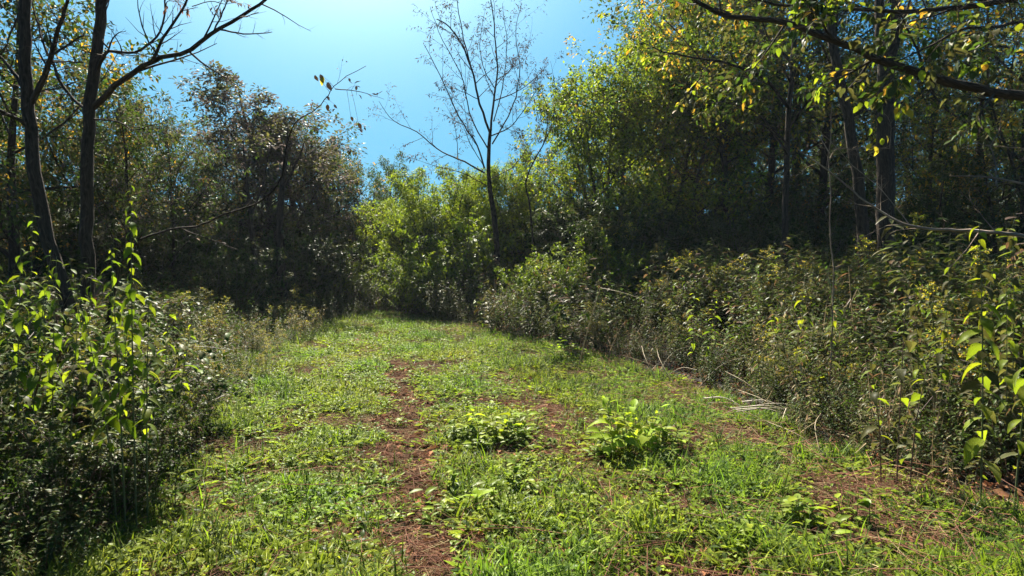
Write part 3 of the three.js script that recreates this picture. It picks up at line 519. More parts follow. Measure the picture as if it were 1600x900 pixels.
tracedTree('dark_tree', 'dark trunk low in the shade of the tallest far tree', spot(441, 15.5), [spot(441, 15.5, -0.1), ...trace([[441, 440], [438, 330], [446, 250], [450, 200]], 15.5)], 0.13, 0.015, [[[[440, 300], [470, 240], [476, 220]], 15.5, 15, 0.04, 0.008]], trunkP, 74);
tracedTree('dark_tree', 'dark slim trunk left of the shaded trunk under the tallest far tree', spot(402, 15), [spot(402, 15, -0.1), ...trace([[402, 460], [395, 370], [385, 280], [380, 220]], 15)], 0.10, 0.012, [[[[392, 340], [410, 290], [420, 240]], 15, 15.4, 0.03, 0.01]], trunkP, 75);
tracedTree('dark_tree', 'dark trunk in the black gap at the middle of the far tree line', spot(583, 22), [spot(583, 22, -0.1), ...trace([[583, 440], [582, 360], [585, 300]], 22)], 0.12, 0.015, [[[[583, 370], [596, 340], [600, 320]], 22, 21.5, 0.03, 0.006]], trunkP, 76);

// ---------------------------------------------------------------- thickets beside the trail
{
  const rnd = rng(900);
  // near left thicket
  for (const [px, d, k, s, where] of [[30, 4.6, 0, 1.05, 'before the leftmost slim trunk'], [120, 5.2, 1, 1.1, 'below the two slim trunks'], [-60, 4.2, 2, 1.2, 'cut by the left edge of the photo'], [185, 5.0, 2, 0.8, 'around the tall backlit weed'], [-20, 6.6, 2, 1.35, 'at the left edge behind the front shrubs'], [130, 6.6, 0, 1.15, 'hiding the foot of the second slim trunk'], [95, 4.1, 2, 0.72, 'low in front of the tall backlit weed'], [20, 3.7, 1, 0.75, 'lowest at the left edge'], [-120, 5.5, 0, 1.35, 'mostly beyond the left edge']])
    copyOf(S.near[k], 'leafy_shrub', 'leafy green shrub of the left thicket ' + where, 'shrub', spot(px, d, -0.02), rnd() * 6.28, V(s, s * 0.7, s), 'shrubs of the near left thicket');
  for (const [px, d, k, s, where] of [[40, 3.2, 0, 0.6, 'in the bottom left corner'], [110, 3.35, 1, 0.55, 'right of the bottom left corner'], [180, 3.8, 0, 0.62, 'left of the bare arching twig'], [235, 4.3, 1, 0.6, 'around the bare arching twig'], [268, 5.0, 0, 0.55, 'at the trail edge behind the bare arching twig'], [-30, 3.3, 1, 0.7, 'cut by the left edge near the bottom'], [300, 5.8, 1, 0.55, 'farthest along the left trail edge']])
    copyOf(S.small[k], 'small_shrub', 'small leaved dark shrub ' + where, 'shrub', spot(px, d, -0.02), rnd() * 6.28, s, 'small shrubs at lower left');
  for (const [px, d, s, where] of [[642, 16.2, 0.95, 'at the end of the trail'], [685, 16.2, 0.9, 'left of the bare sapling'], [712, 17, 1.35, 'behind the bare sapling on its left'], [815, 15.2, 0.55, 'just right of the bare sapling'], [858, 13.2, 0.85, 'behind the curved sapling'], [905, 13.5, 0.85, 'below the left edge of the big sunlit tree'], [960, 13.6, 0.8, 'under the big sunlit tree'], [560, 18.6, 0.8, 'left of the trail end'], [610, 18.5, 0.9, 'straight behind the trail end']])
    copyOf(S.fresh[Math.round(px) % 2], 'fresh_shrub', 'fresh green shrub ' + where, 'shrub', spot(px, d, -0.03), rnd() * 6.28, s, 'fresh shrubs round the bare sapling');
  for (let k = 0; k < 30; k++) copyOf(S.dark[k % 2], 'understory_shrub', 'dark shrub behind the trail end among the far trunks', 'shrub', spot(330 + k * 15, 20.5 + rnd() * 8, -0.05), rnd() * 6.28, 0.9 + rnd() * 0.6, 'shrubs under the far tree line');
  const scatter = (n, kind, name, label, cat, group, where, size) => {
    for (let k = 0, made = 0; k < n * 40 && made < n; k++) {
      const d = where.d[0] + (where.d[1] - where.d[0]) * rnd(), x = where.x(d, rnd);
      const out = outside(x, d), n = noise(x * 0.75, d * 0.75, 21); if (out < where.min || out > where.max || (kind !== 'low' && x > 0 && n < -0.22)) continue;
      const s = size(out, d) * (0.75 + rnd() * 0.5) * (kind === 'low' ? 1 : 1.05 + 0.9 * n); made++;
      copyOf(W[kind][made % W[kind].length], name, label + zone(x, d, kind), cat, onGround(x, d), rnd() * 6.28, s, group);
    }
  };
  const leftX = (reach) => (d, r) => trailLeft(d) - r() * reach, rightX = (reach) => (d, r) => trailRight(d) + r() * reach;
  scatter(140, 'golden', 'goldenrod', 'goldenrod with fading yellow plumes left of the trail', 'wildflower', 'goldenrod left of the trail', { d: [5, 14], x: leftX(3), min: -0.15, max: 3 }, (o) => clamp(0.42 + 0.16 * o, 0.38, 0.75));
  scatter(70, 'lance', 'narrow_leaf_weed', 'narrow leaved weed left of the trail', 'weed', 'narrow leaved weeds left of the trail', { d: [6, 17], x: leftX(4), min: 0.2, max: 4 }, (o) => 0.42 + 0.1 * o);
  scatter(170, 'lance', 'narrow_leaf_weed', 'narrow leaved weed right of the trail', 'weed', 'narrow leaved weeds right of the trail', { d: [4, 16], x: rightX(6), min: 0.1, max: 6 }, (o, d) => clamp(0.36 + 0.17 * o, 0, 0.95));
  scatter(150, 'broad', 'broad_leaf_weed', 'broad leaved weed right of the trail', 'weed', 'broad leaved weeds right of the trail', { d: [4.2, 15], x: rightX(6), min: 0.25, max: 6 }, (o, d) => clamp(0.34 + 0.19 * o, 0, 1.0));
  scatter(40, 'golden', 'goldenrod', 'goldenrod with dull plumes right of the trail', 'wildflower', 'goldenrod right of the trail', { d: [5, 15], x: rightX(5), min: 0.4, max: 5 }, (o) => clamp(0.7 + 0.2 * o, 0, 1.25));
  scatter(60, 'dry', 'withered_weed', 'withered brown weed left of the trail', 'weed', 'withered weeds left of the trail', { d: [4, 13], x: leftX(2), min: -0.3, max: 2 }, () => 0.62);
  scatter(55, 'dry', 'withered_weed', 'withered brown weed amid the right thicket', 'weed', 'withered weeds amid the right thicket', { d: [5, 14], x: rightX(5), min: 0.6, max: 5 }, () => 1.1);
  scatter(45, 'dry', 'withered_weed', 'withered brown weed right of the trail', 'weed', 'withered weeds right of the trail', { d: [3.4, 12], x: rightX(1.8), min: -0.1, max: 1.8 }, () => 0.7);
  scatter(60, 'lance', 'narrow_leaf_weed', 'narrow leaved weed before the sapling', 'weed', 'narrow leaved weeds before the sapling', { d: [9.5, 16], x: rightX(2.6), min: -0.15, max: 2.5 }, () => 0.78);
  scatter(50, 'broad', 'broad_leaf_weed', 'broad leaved weed before the sapling', 'weed', 'broad leaved weeds before the sapling', { d: [9.5, 16], x: rightX(2.6), min: -0.05, max: 2.5 }, () => 0.75);
  scatter(60, 'lance', 'narrow_leaf_weed', 'narrow leaved weed where the trail ends', 'weed', 'narrow leaved weeds at the trail end', { d: [15.8, 19.5], x: (d, r) => -8 + r() * 8, min: 0.2, max: 8 }, () => 0.95);
  scatter(240, 'low', 'trail_weed', 'low green weed in the trail grass', 'weed', 'low weeds in the trail grass', { d: [3, 13], x: (d, r) => lerp(trailLeft(d), trailRight(d), r()), min: -3, max: -0.1 }, () => 0.62);
}
{
  const rnd = rng(444);
  for (const [px, d, n, where] of [[985, 4.75, 9, 'round the bushy herb clump'], [772, 5.3, 10, 'round the mid trail herb'], [752, 3.75, 7, 'round the lowest herb'], [1265, 3.3, 7, 'at the bottom edge right of centre'], [880, 9, 6, 'round the pale herb at the trail edge']])
    for (let k = 0; k < n; k++) copyOf(W.low[k % 2], 'trail_weed', 'low green weed ' + where, 'weed', onGround(xAt(px, d) + (rnd() - 0.5) * 0.85, d + (rnd() - 0.5) * 0.7), rnd() * 6.28, 0.6 + rnd() * 0.7, 'low weeds in the trail grass');
}
// filler between the weeds: nobody could count it
{
  const rnd = rng(41), F = new Collector();
  for (let k = 0; k < 10; k++) { const q = rnd() * 6.28, pts = pathFrom(V(Math.cos(q) * 0.12 * rnd(), 0, Math.sin(q) * 0.12 * rnd()), V(Math.cos(q) * 0.4, 1, Math.sin(q) * 0.4).normalize(), 0.4 + rnd() * 0.3, 4, 0.3, -0.02, rnd); F.tube(pts, 0.003, 0.001, 3, C.brown); leavesOn(F, pts, { leaf: { n: 13, from: 0.15, L: 0.06, ratio: 0.42, color: palette('deep', 3, 'green', 4, 'olive', 3, 'brown', 1), lod: 0, hang: 0.3 } }, rnd); }
  const n = 8200, o = new THREE.InstancedMesh(F.build(), M.weed, n), m = new THREE.Matrix4(), q = new THREE.Quaternion(); let made = 0;
  for (let k = 0; k < 150000 && made < n; k++) {
    const d = 2.6 + Math.pow(rnd(), 1.2) * 22, x = (rnd() - 0.5) * (d * 2.2 + 3), out = outside(x, d); if (out < 0.3 || (x > 0 && d < 11 && noise(x * 0.75, d * 0.75, 21) < -0.24)) continue;
    const s = clamp(0.35 + out * 0.35, 0.3, 1.3) * (0.7 + rnd() * 0.6); q.setFromAxisAngle(V(0, 1, 0), rnd() * 6.28);
    m.compose(onGround(x, d), q, V(s, s * (0.8 + rnd() * 0.5), s)); o.setMatrixAt(made, m); const b = 0.7 + rnd() * 0.6; o.setColorAt(made++, new THREE.Color(b * (0.9 + rnd() * 0.3), b, b));
  }
  o.count = made; o.name = 'undergrowth'; shade(o); scene.add(tag(o, 'tangled leafy undergrowth on both sides of the trail', null, null, 'stuff'));
}

// ---------------------------------------------------------------- grass, dry stalks, fallen leaves
function tuft(seed, o) {
  const rnd = rng(seed), F = new Collector();
  for (let k = 0; k < o.n; k++) {
    const q = rnd() * 6.28, r = o.r * Math.sqrt(rnd()), L = o.L * (0.45 + rnd() * 0.75), lean = o.lean * (0.3 + rnd()), w = o.w * (0.7 + rnd() * 0.6), c = o.color(rnd), dir = V(Math.cos(q), 0, Math.sin(q)), side = V(-dir.z, 0, dir.x);
    const tw = (rnd() - 0.5) * 1.6; side.applyAxisAngle(V(0, 1, 0), tw);
    let p = V(Math.cos(q * 3.1) * r, -0.01, Math.sin(q * 3.1) * r), a = lean * 0.4, last = null;
    for (let s = 0; s <= 3; s++) {
      const ww = w * [1, 0.9, 0.6, 0][s] / 2, nx = -dir.x * Math.sin(0) , n = [dir.x * -Math.cos(a), Math.sin(a) + 0.25, dir.z * -Math.cos(a)];
      const l = F.vert(p.x - side.x * ww, p.y, p.z - side.z * ww, n[0], n[1], n[2], c), e = s < 3 ? F.vert(p.x + side.x * ww, p.y, p.z + side.z * ww, n[0], n[1], n[2], c) : l;
      if (last) { F.i.push(last[0], last[1], l); if (s < 3) F.i.push(last[1], e, l); }
      last = [l, e]; p = p.clone().addScaledVector(dir, Math.sin(a) * L / 3); p.y += Math.cos(a) * L / 3; a += lean * 0.55;
    }
  }
  return F.build();
}
function straws(seed, o) {
  const rnd = rng(seed), F = new Collector();
  for (let k = 0; k < o.n; k++) {
    const q = rnd() * 6.28, L = o.L * (0.4 + rnd()), x = (rnd() - 0.5) * o.r * 2, z = (rnd() - 0.5) * o.r * 2, y = 0.004 + rnd() * o.h, up = (rnd() - 0.4) * 0.5;
    const pts = [V(x, y, z), V(x + Math.cos(q) * L / 2, y + up * L * 0.4 + 0.004, z + Math.sin(q) * L / 2), V(x + Math.cos(q + 0.4) * L, Math.max(0.002, y + up * L * 0.3), z + Math.sin(q + 0.4) * L)];
    F.tube(pts, o.w, o.w * 0.5, 3, o.color(rnd));
  }
  return F.build();
}
function sow(parent, name, geometry, material, n, where, seed, tint) {
  const rnd = rng(seed), o = new THREE.InstancedMesh(geometry, material, n), m = new THREE.Matrix4(), q = new THREE.Quaternion(), e = new THREE.Euler(); let made = 0;
  for (let k = 0; k < n * 6 && made < n; k++) {
    const w = where(rnd); if (!w) continue;
    const [x, d, s, tilt = 0.12] = w; e.set((rnd() - 0.5) * 2 * tilt, rnd() * 6.28, (rnd() - 0.5) * 2 * tilt); q.setFromEuler(e);
    m.compose(onGround(x, d), q, V(s, s, s)); o.setMatrixAt(made, m); o.setColorAt(made++, tint(rnd, x, d));
  }
  o.count = made; o.name = name; o.userData.kind = 'stuff'; shade(o); parent.add(o); return o;
}
{
  const grass = new THREE.Group(); grass.name = 'grass'; scene.add(tag(grass, 'green grass and small herbs covering the trail', null, null, 'stuff'));
  const G = palette('fresh', 5, 'green', 4, 'lime', 3, 'straw', 0.7);
  const area = (near, far, pow) => (r) => { const d = near + Math.pow(r(), pow) * (far - near), l = trailLeft(d) - 0.7, rr = trailRight(d) + 0.25; return [lerp(l, rr, r()), d]; };
  const keep = (r, pick, size, thr = 1) => { const [x, d] = pick(r), b = bare(x, d); if (r() < b * 1.2 * thr) return null; const n = noise(x * 1.3, d * 1.3, 6); if (r() < 0.34 + 0.12 * smooth(7.5 - d, 0, 3.5) - n * 1.1) return null; return [x, d, size(r, x, d, n)]; };
  const tint = (r, x, d) => { const n = noise(x * 0.9, d * 0.9, 12), b = 0.85 + r() * 0.4; return new THREE.Color(b * (1 + n * 0.35), b, b * (0.8 + r() * 0.4)); };
  const near = area(2.5, 17.5, 1.7);
  sow(grass, 'fine_grass', tuft(1, { n: 20, r: 0.06, L: 0.13, lean: 1.1, w: 0.0062, color: G }), M.grass, 9800, (r) => keep(r, near, (q, x, d, n) => 0.6 + q() * 0.8 + n * 0.9 + 0.25 * smooth(6 - d, 0, 3)), 101, tint);
  sow(grass, 'short_grass', tuft(2, { n: 24, r: 0.12, L: 0.09, lean: 1.75, w: 0.0075, color: palette('fresh', 5, 'green', 2, 'lime', 3, 'straw', 1.2, 'redstraw', 1) }), M.grass, 13000, (r) => keep(r, near, (q, x, d, n) => 0.7 + q() * 0.6 + n * 0.5), 102, tint);
  sow(grass, 'long_grass', tuft(3, { n: 14, r: 0.05, L: 0.21, lean: 1.25, w: 0.008, color: palette('fresh', 3, 'green', 5, 'lime', 1, 'straw', 0.8) }), M.grass, 2600, (r) => { const w = keep(r, near, (q) => 0.6 + q() * 0.6); if (!w) return null; const [x, d] = w; return (r() < 0.25 || x > trailRight(d) - 1.7 || outside(x, d) > -0.4) ? w : null; }, 103, tint);
  const herb = new Collector(); { const r = rng(8); for (let k = 0; k < 14; k++) { const q = r() * 6.28, rad = 0.05 * r(), o = V(Math.cos(q) * rad, 0.02 + r() * 0.05, Math.sin(q) * rad); herb.leaf(o, V(Math.cos(q), 0.35 + r() * 0.5, Math.sin(q)).normalize(), V(0, 1, 0), 0.02 + r() * 0.035, 0.012 + r() * 0.014, palette('fresh', 3, 'lime', 2, 'green', 2)(r), 0.3, 0.3, 0); } }
  sow(grass, 'herb', herb.build(), M.grass, 12000, (r) => keep(r, near, (q) => 0.6 + q() * 1.1, 0.75), 104, tint);
  const litter = new THREE.Group(); litter.name = 'dry_grass'; scene.add(tag(litter, 'reddish dead grass and stalks lying in the wheel tracks', null, null, 'stuff'));
  const dt = (r) => { const b = 0.7 + r() * 0.7; return new THREE.Color(b, b, b); };
  sow(litter, 'dead_stalk', straws(5, { n: 30, L: 0.11, r: 0.08, h: 0.035, w: 0.0017, color: palette('redstraw', 4, 'straw', 1.2, 'brown', 4) }), M.dry, 11000, (r) => { const [x, d] = near(r); return r() < bare(x, d) * 1.4 + 0.3 ? [x, d, 0.7 + r() * 0.7] : null; }, 105, dt);
  sow(litter, 'long_stalk', straws(6, { n: 7, L: 0.3, r: 0.16, h: 0.06, w: 0.0022, color: palette('straw', 4, 'redstraw', 3, 'grey', 1) }), M.dry, 1500, (r) => { const [x, d] = near(r); return r() < bare(x, d) * 0.8 + (x > trailRight(d) - 1 ? 0.7 : 0.1) ? [x, d, 0.6 + r() * 0.8, 0.2] : null; }, 107, dt);
  const curl = new Collector(); { const r = rng(15); for (let k = 0; k < 5; k++) { const q = r() * 6.28; curl.leaf(V((r() - 0.5) * 0.14, 0.014 + r() * 0.032, (r() - 0.5) * 0.14), V(Math.cos(q), (r() - 0.4) * 0.4, Math.sin(q)).normalize(), V((r() - 0.5) * 1.2, 1, (r() - 0.5) * 1.2), 0.055 + r() * 0.045, 0.036 + r() * 0.02, palette('brown', 3, 'rust', 4, 'straw', 0.7, 'mauve', 2)(r), 0.5, 0.6, 1); } }
  const fallen = sow(scene, 'fallen_leaves', curl.build(), M.dry, 11000, (r) => { const d = 2.6 + Math.pow(r(), 1.5) * 12, x = r() < 0.5 ? (r() < 0.7 ? trackOne(d) : trackTwo(d)) + (r() - 0.5) * 0.7 : (r() - 0.5) * (d * 1.7 + 1); return r() < (outside(x, d) > 0 ? 0.6 : 0.3 + 0.25 * smooth(7 - d, 0, 3) + bare(x, d) * 1.2) ? [x, d, 0.6 + r() * 0.6, 0.3] : null; }, 106, dt);
  tag(fallen, 'curled brown fallen leaves strewn over the trail and its edges', null, null, 'stuff');
}

// ---------------------------------------------------------------- plants whose leaves can be told apart: every leaf a part
const heroLeaves = {};
const leafMap = (() => {
  const c = document.createElement('canvas'); c.width = 128; c.height = 256; const g = c.getContext('2d'), r = rng(5);
  g.fillStyle = '#d2d2c8'; g.fillRect(0, 0, 128, 256);
  for (let k = 0; k < 900; k++) { const v = 185 + r() * 55; g.fillStyle = `rgba(${v},${v},${v - 15},0.35)`; g.fillRect(r() * 128, r() * 256, 2 + r() * 7, 2 + r() * 7); }
  g.strokeStyle = '#f7f7e2'; g.lineWidth = 3; g.beginPath(); g.moveTo(64, 0); g.lineTo(64, 256); g.stroke();
  g.lineWidth = 1.4; for (let k = 0; k < 11; k++) for (const e of [-1, 1]) { g.beginPath(); g.moveTo(64, 12 + k * 22); g.quadraticCurveTo(64 + e * 30, 20 + k * 22, 64 + e * 62, 40 + k * 22); g.stroke(); }
  for (let k = 0; k < 26; k++) { g.fillStyle = `rgba(${95 + r() * 50},${62 + r() * 30},38,${0.4 + r() * 0.5})`; g.beginPath(); g.ellipse(r() < 0.5 ? r() * 30 : 128 - r() * 30, r() * 256, 1 + r() * 5, 1 + r() * 7, r() * 3, 0, 7); g.fill(); }
  const t = new THREE.CanvasTexture(c); t.colorSpace = THREE.SRGBColorSpace; return t;
})();
M.hero = M.weed.clone(); M.hero.name = 'large_leaf'; M.hero.map = leafMap; M.hero.color.setScalar(1.3); M.hero.transmission = 0.62; M.hero.clearcoat = 0.1;
function leafGeometry(L, Wd, c, droop, fold, seed) {
  const rnd = rng(seed), F = new Collector(), N = 8, rows = [];
  for (let k = 0; k <= N; k++) {
    const t = k / N, w = Wd / 2 * Math.pow(Math.sin(Math.PI * Math.pow(t, 0.72)), 0.9) * (1 + (k % 2 ? 0.06 : -0.05)) + 0.0008, a = droop * t * 1.5, y = -L * droop * t * t * 0.75, z = L * t * (1 - 0.28 * droop * t), ripple = (rnd() - 0.5) * 0.12 * Wd;
    const n = [0, Math.cos(a), Math.sin(a)];
    rows.push([F.vert(-w, y + w * fold + ripple, z, fold, n[1], n[2], c, 0.5 - w / Wd, t), F.vert(0, y, z, n[0], n[1], n[2], c, 0.5, t), F.vert(w, y + w * fold - ripple, z, -fold, n[1], n[2], c, 0.5 + w / Wd, t)]);
  }
  for (let k = 0; k < N; k++) for (let s = 0; s < 2; s++) F.i.push(rows[k][s], rows[k + 1][s], rows[k][s + 1], rows[k][s + 1], rows[k + 1][s], rows[k + 1][s + 1]);
  return F.build();
}
function leafSet(key, slim, colors, seed) {
  const rnd = rng(seed); heroLeaves[key] = [];
  for (let k = 0; k < 14; k++) heroLeaves[key].push(leafGeometry(1, slim * (0.85 + rnd() * 0.3), colors(rnd), 0.15 + rnd() * 0.75, 0.1 + rnd() * 0.35, seed + k));
}
leafSet('big', 0.42, palette('green', 2, 'olive', 5, 'fresh', 2, 'lime', 2, 'yellow', 1.2), 200);
leafSet('limey', 0.36, palette('fresh', 4, 'lime', 4, 'green', 1), 220);
leafSet('glow', 0.37, palette('lime', 5, 'fresh', 3, 'yellow', 0.8, 'olive', 1.2), 260);
leafSet('bright', 0.42, palette('glow', 4, 'lime', 3, 'fresh', 1), 280);
leafSet('lance', 0.24, palette('green', 3, 'fresh', 3, 'lime', 2, 'yellow', 0.5), 240);
function leafyPlant(name, label, category, base, stems, key, o) {
  const rnd = rng(o.seed), root = thing(name, label, category, base), z = V(0, 0, 1);
  for (const [dx, dz, h, lx, lz] of stems) {
    const B = new Collector(), c = new THREE.CatmullRomCurve3([V(dx, -0.05, dz), V(dx + lx * 0.3, h * 0.5, dz + lz * 0.3), V(dx + lx, h, dz + lz)]), pts = c.getPoints(8);
    B.tube(pts, o.r ?? 0.005, 0.0018, 6, o.stem ?? C.stem); part('stem', B.build(), stemMat, root);
    const n = Math.round(h * o.density), q0 = rnd() * 6.28;
    for (let k = 0; k < n; k++) {
      const t = o.from + (1 - o.from) * (k + 0.5) / n, s = along(pts, t), q = q0 + k * (o.pairs ? 1.5708 : 2.4) + (rnd() - 0.5) * 0.5, dir = V(Math.cos(q), (o.rise ?? 0.35) * (0.4 + t) - rnd() * 0.4, Math.sin(q)).normalize();
      const L = o.L * (0.45 + 0.85 * rnd()) * (1.1 - 0.55 * Math.pow(t, 3));
      for (let e = 0; e < (o.pairs ? 2 : 1); e++) {
        const m = part('leaf', heroLeaves[key][Math.floor(rnd() * 14)], M.hero, root), dd = e ? V(-dir.x, dir.y, -dir.z) : dir;
        m.position.copy(s.p); const X = V(0, 1, 0).cross(dd).normalize(), Y = dd.clone().cross(X); m.quaternion.setFromRotationMatrix(new THREE.Matrix4().makeBasis(X, Y, dd)); m.rotateZ((rnd() - 0.5) * 0.9); m.scale.setScalar(L);
      }
    }
  }
  return root;
}
// the clump and herbs on the trail
leafyPlant('leafy_herb', 'bright bushy herb clump right of the second wheel track casting a dark shadow', 'herb', spot(985, 4.75), [[0, 0, 0.42, -0.06, 0], [-0.12, 0.02, 0.5, -0.07, 0.02], [0.1, 0.05, 0.36, 0.08, 0.03], [0.16, -0.04, 0.40, 0.12, -0.05], [-0.04, 0.12, 0.3, -0.05, 0.1], [0.05, -0.1, 0.38, 0.02, -0.08], [-0.16, 0.1, 0.28, -0.1, 0.08]], 'bright', { seed: 1, L: 0.165, density: 17, from: 0.25, pairs: true, rise: 0.5 });
leafyPlant('leafy_herb', 'bright leafy herb between the two wheel tracks in mid trail', 'herb', spot(772, 5.3), [[0, 0, 0.36, -0.05, 0], [0.1, 0.05, 0.3, 0.06, 0], [-0.12, 0.03, 0.3, -0.08, 0.03], [0.2, 0, 0.25, 0.1, 0], [0.02, 0.14, 0.22, 0, 0.1]], 'bright', { seed: 2, L: 0.15, density: 16, from: 0.25, pairs: true, rise: 0.5 });
leafyPlant('leafy_herb', 'low leafy herb beside the brown track near the bottom of the photo', 'herb', spot(752, 3.75), [[0, 0, 0.14, -0.05, 0], [0.07, 0.04, 0.12, 0.06, 0], [-0.07, -0.02, 0.1, -0.08, 0.02]], 'bright', { seed: 3, L: 0.14, density: 34, from: 0.2, pairs: true, rise: 0.7 });
leafyPlant('leafy_herb', 'pale leafy herb at the right edge of the trail before the dry leaning stem', 'herb', spot(880, 9), [[0, 0, 0.4, -0.04, 0], [0.12, 0, 0.32, 0.06, 0], [-0.12, 0.1, 0.3, -0.05, 0]], 'bright', { seed: 4, L: 0.19, density: 15, from: 0.3, pairs: true, rise: 0.5 });
leafyPlant('leafy_herb', 'leafy herb at the lower left margin of the trail grass', 'herb', spot(262, 3.7), [[0, 0, 0.32, 0.03, 0], [0.05, 0.05, 0.2, 0.08, 0.02]], 'lance', { seed: 5, L: 0.15, density: 30, from: 0.2, rise: 0.8 });
leafyPlant('leafy_herb', 'small leafy herb at the bottom edge right of centre', 'herb', spot(1265, 3.3), [[0, 0, 0.12, 0, 0], [0.1, 0.05, 0.1, 0.05, 0], [-0.1, 0, 0.1, -0.05, 0]], 'bright', { seed: 6, L: 0.12, density: 36, from: 0.2, rise: 0.6 });
leafyPlant('leafy_herb', 'green heart leaved herb low at the right under the tall weeds', 'herb', spot(1500, 4.2), [[0, 0, 0.3, -0.03, 0], [0.12, 0.04, 0.26, 0.05, 0], [-0.1, 0.05, 0.22, -0.04, 0]], 'big', { seed: 7, L: 0.08, density: 36, from: 0.2, pairs: true, rise: 0.4 });
// tall weeds
leafyPlant('tall_weed', 'tall backlit weed with yellow green leaves rising from the left thicket', 'weed', spot(200, 3.35), [[0, 0, 1.97, 0.03, 0], [-0.04, 0.03, 1.62, -0.03, 0], [0.05, -0.02, 1.4, 0.08, 0.05], [-0.1, 0, 1.3, -0.12, 0.05]], 'glow', { seed: 11, L: 0.115, density: 21, from: 0.42, rise: -0.15, r: 0.006 });
[[70, 4.0, 1.6, 'glow', 'before the leftmost slim trunk'], [125, 4.3, 1.5, 'glow', 'just left of the tall backlit weed'], [248, 4.6, 1.3, 'limey', 'just right of the tall backlit weed'], [15, 3.8, 1.7, 'glow', 'at the left edge of the photo'], [165, 5.4, 1.75, 'lance', 'before the second slim trunk'], [40, 5.2, 1.9, 'limey', 'beside the leftmost slim trunk'], [95, 3.5, 1.15, 'big', 'lowest and nearest the camera'], [180, 4.1, 1.25, 'big', 'at the foot of the tall backlit weed']].forEach(([px, d, h, key, where], k) =>
  leafyPlant('tall_weed', 'green weed in the left thicket ' + where, 'weed', spot(px, d), [[0, 0, h, 0.08, 0], [0.12, 0.06, h * 0.85, 0.15, 0], [-0.14, 0.03, h * 0.9, -0.12, 0.05]], key, { seed: 30 + k, L: key === 'lance' ? 0.14 : 0.12, density: 14, from: 0.4, rise: key === 'glow' ? -0.2 : 0.1 }));
leafyPlant('tall_weed', 'tall weed with large drooping leaves at the right edge below the sagging branch', 'weed', spot(1548, 3.75), [[0, 0, 1.8, -0.08, 0], [0.16, 0.05, 1.6, 0.1, 0.05]], 'big', { seed: 12, L: 0.155, density: 20, from: 0.2, rise: -0.1, r: 0.007 });
leafyPlant('tall_weed', 'weed with round yellowing leaves left of the large leaved weed at right', 'weed', spot(1412, 4.1), [[0, 0, 1.3, 0.02, 0], [0.05, 0.05, 1.0, 0.12, 0], [-0.1, 0, 0.9, -0.1, 0]], 'big', { seed: 13, L: 0.13, density: 15, from: 0.25, rise: 0.1, r: 0.006, stem: C.redstem });
leafyPlant('tall_weed', 'pale leaved weed reaching up to the sagging branch at the right', 'weed', spot(1475, 4.9), [[0, 0, 1.6, 0.05, 0], [-0.15, 0, 1.4, -0.12, 0.05], [0.2, 0.1, 1.55, 0.12, 0]], 'big', { seed: 14, L: 0.125, density: 22, from: 0.2, rise: -0.1 });
leafyPlant('tall_weed', 'thick leaved weed cut off by the right edge of the photo', 'weed', spot(1592, 4.5), [[0, 0, 1.75, -0.05, 0], [0.15, 0, 1.8, 0.1, 0.05], [-0.12, 0.1, 1.55, -0.1, 0.05]], 'big', { seed: 15, L: 0.13, density: 22, from: 0.2, rise: -0.1 });
leafyPlant('tall_weed', 'weed with drooping yellow leaves standing at the front of the right thicket', 'weed', spot(1255, 6.3), [[0, 0, 1.3, 0, 0], [0.2, 0.1, 1.1, 0.1, 0], [-0.2, 0, 1.05, -0.1, 0]], 'big', { seed: 16, L: 0.14, density: 20, from: 0.2, rise: 0.15 });
leafyPlant('tall_weed', 'weed with narrow upright lime leaves in the middle of the right thicket', 'weed', spot(1085, 7.8), [[0, 0, 1.2, 0, 0], [0.15, 0.1, 1.1, 0.1, 0]], 'limey', { seed: 17, L: 0.15, density: 20, from: 0.3, rise: 0.2 });
// dead stems and sticks
function stick(name, label, rows, r0, r1, color, sub = [], group) {
  const root = thing(name, label, 'dead stem', rows[0], 0, 1, group), mk = (p, a, b) => { const B = new Collector(); B.tube(new THREE.CatmullRomCurve3(p.map((v) => v.clone().sub(rows[0]))).getPoints(10), a, b, 6, color); return B.build(); };
  part('stem', mk(rows, r0, r1), stemMat, root);
  for (const s of sub) part('twig', mk(s, r1, r1 * 0.5), stemMat, root);
}
stick('dry_stalk', 'dry broken stem leaning up from the right edge of the trail, top bent right', [spot(903, 8.4), at(920, 510, 8.3), at(938, 450, 8.2)], 0.009, 0.006, C.straw, [[at(938, 450, 8.2), at(975, 458, 8.0), at(1030, 478, 7.8)]]);
stick('dead_branch', 'dark dead twig standing slanted before the right thicket low at the right', [spot(1400, 4.75), at(1430, 655, 4.75), at(1470, 605, 4.7)], 0.007, 0.003, C.redstem, [[at(1438, 645, 4.74), at(1428, 637, 4.6), at(1410, 630, 4.5)]]);
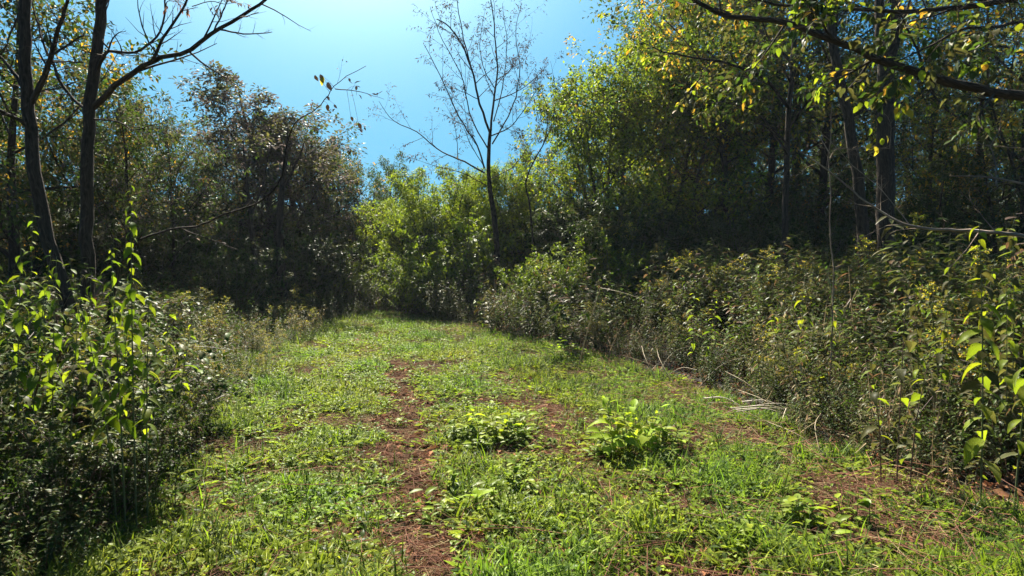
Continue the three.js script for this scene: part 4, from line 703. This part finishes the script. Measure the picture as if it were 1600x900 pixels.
for (const [a, b, d0, d1, l] of [[[1148, 648], [1240, 680], 5.85, 5.55, 'lowest pale dry stalk in the fallen bundle at the foot of the right thicket'], [[1165, 638], [1275, 652], 6.0, 5.8, 'topmost pale dry stalk in the fallen bundle at the foot of the right thicket'], [[1205, 612], [1330, 622], 6.6, 6.3, 'thin dry stalk lying behind the fallen bundle at the right'], [[1235, 640], [1222, 690], 5.9, 5.5, 'short dry stalk crossing the fallen bundle at the right'], [[1140, 640], [1262, 666], 5.9, 5.7, 'longest pale dry stalk in the fallen bundle at the foot of the right thicket'], [[1150, 655], [1258, 658], 5.75, 5.7, 'level pale dry stalk in the fallen bundle at the foot of the right thicket'], [[1160, 610], [1230, 652], 6.2, 5.9, 'steep pale dry stalk above the fallen bundle at the right'], [[1100, 605], [1160, 645], 6.3, 6.0, 'bent dry stalk left of the fallen bundle at the right']])
  stick('dry_stalk', l, [at(a[0], a[1], d0).setY(groundY(at(a[0], a[1], d0).x, -d0) + 0.12), at((a[0] + b[0]) / 2, (a[1] + b[1]) / 2, (d0 + d1) / 2).setY(groundY(at((a[0] + b[0]) / 2, 600, (d0 + d1) / 2).x, -(d0 + d1) / 2) + 0.17), at(b[0], b[1], d1).setY(groundY(at(b[0], b[1], d1).x, -d1) + 0.12)], 0.0065, 0.0035, C.palestraw);
{
  const rnd = rng(321);
  for (let k = 0; k < 24; k++) { const d = 3.9 + rnd() * 4.6, x = trailRight(d) + rnd() * 0.9 - 0.25, q = rnd() * 6.28, L = 0.3 + rnd() * 0.6, e = rnd() * 0.6, a = onGround(x, d, 0.02); stick('dry_stalk', 'pale dry stalk tangled at the foot of the right thicket' + (d < 5 ? ' near the camera' : d < 6.5 ? ' beside the fallen bundle' : ' beyond the fallen bundle'), [a, a.clone().add(V(Math.cos(q) * L / 2, L * e * 0.6 + 0.06, Math.sin(q) * L / 2)), a.clone().add(V(Math.cos(q + 0.2) * L, L * e, Math.sin(q + 0.2) * L))], 0.004, 0.002, C.straw, [], 'dry stalks at the foot of the right thicket'); }
}
stick('bare_twig', 'dark bare twig arching out of the lower left thicket over the grass', [spot(275, 4.4), at(278, 700, 4.4), at(262, 660, 4.3), at(300, 620, 4.2)], 0.006, 0.003, C.redstem, [[at(265, 690, 4.3), at(240, 675, 4.2), at(170, 660, 4.1)], [at(280, 640, 4.2), at(310, 612, 4.1), at(335, 608, 4)]]);

let total = 0; scene.traverse((o) => { if (o.isMesh && !o.isInstancedMesh) total += o.geometry.index.count / 3; });
const uniq = new Set(); let ut = 0; scene.traverse((o) => { if (o.isMesh && !o.isInstancedMesh && !uniq.has(o.geometry)) { uniq.add(o.geometry); ut += o.geometry.index.count / 3; } });
console.log('triangles drawn', Math.round(total), 'unique', Math.round(ut), Object.entries(T).map(([k, g]) => k + ':' + g.userData.tris).join(' '), Object.entries(S).map(([k, g]) => k + ':' + g[0].userData.tris).join(' '), Object.entries(W).map(([k, g]) => k + ':' + g[0].userData.tris).join(' '));
renderer.render(scene, camera);
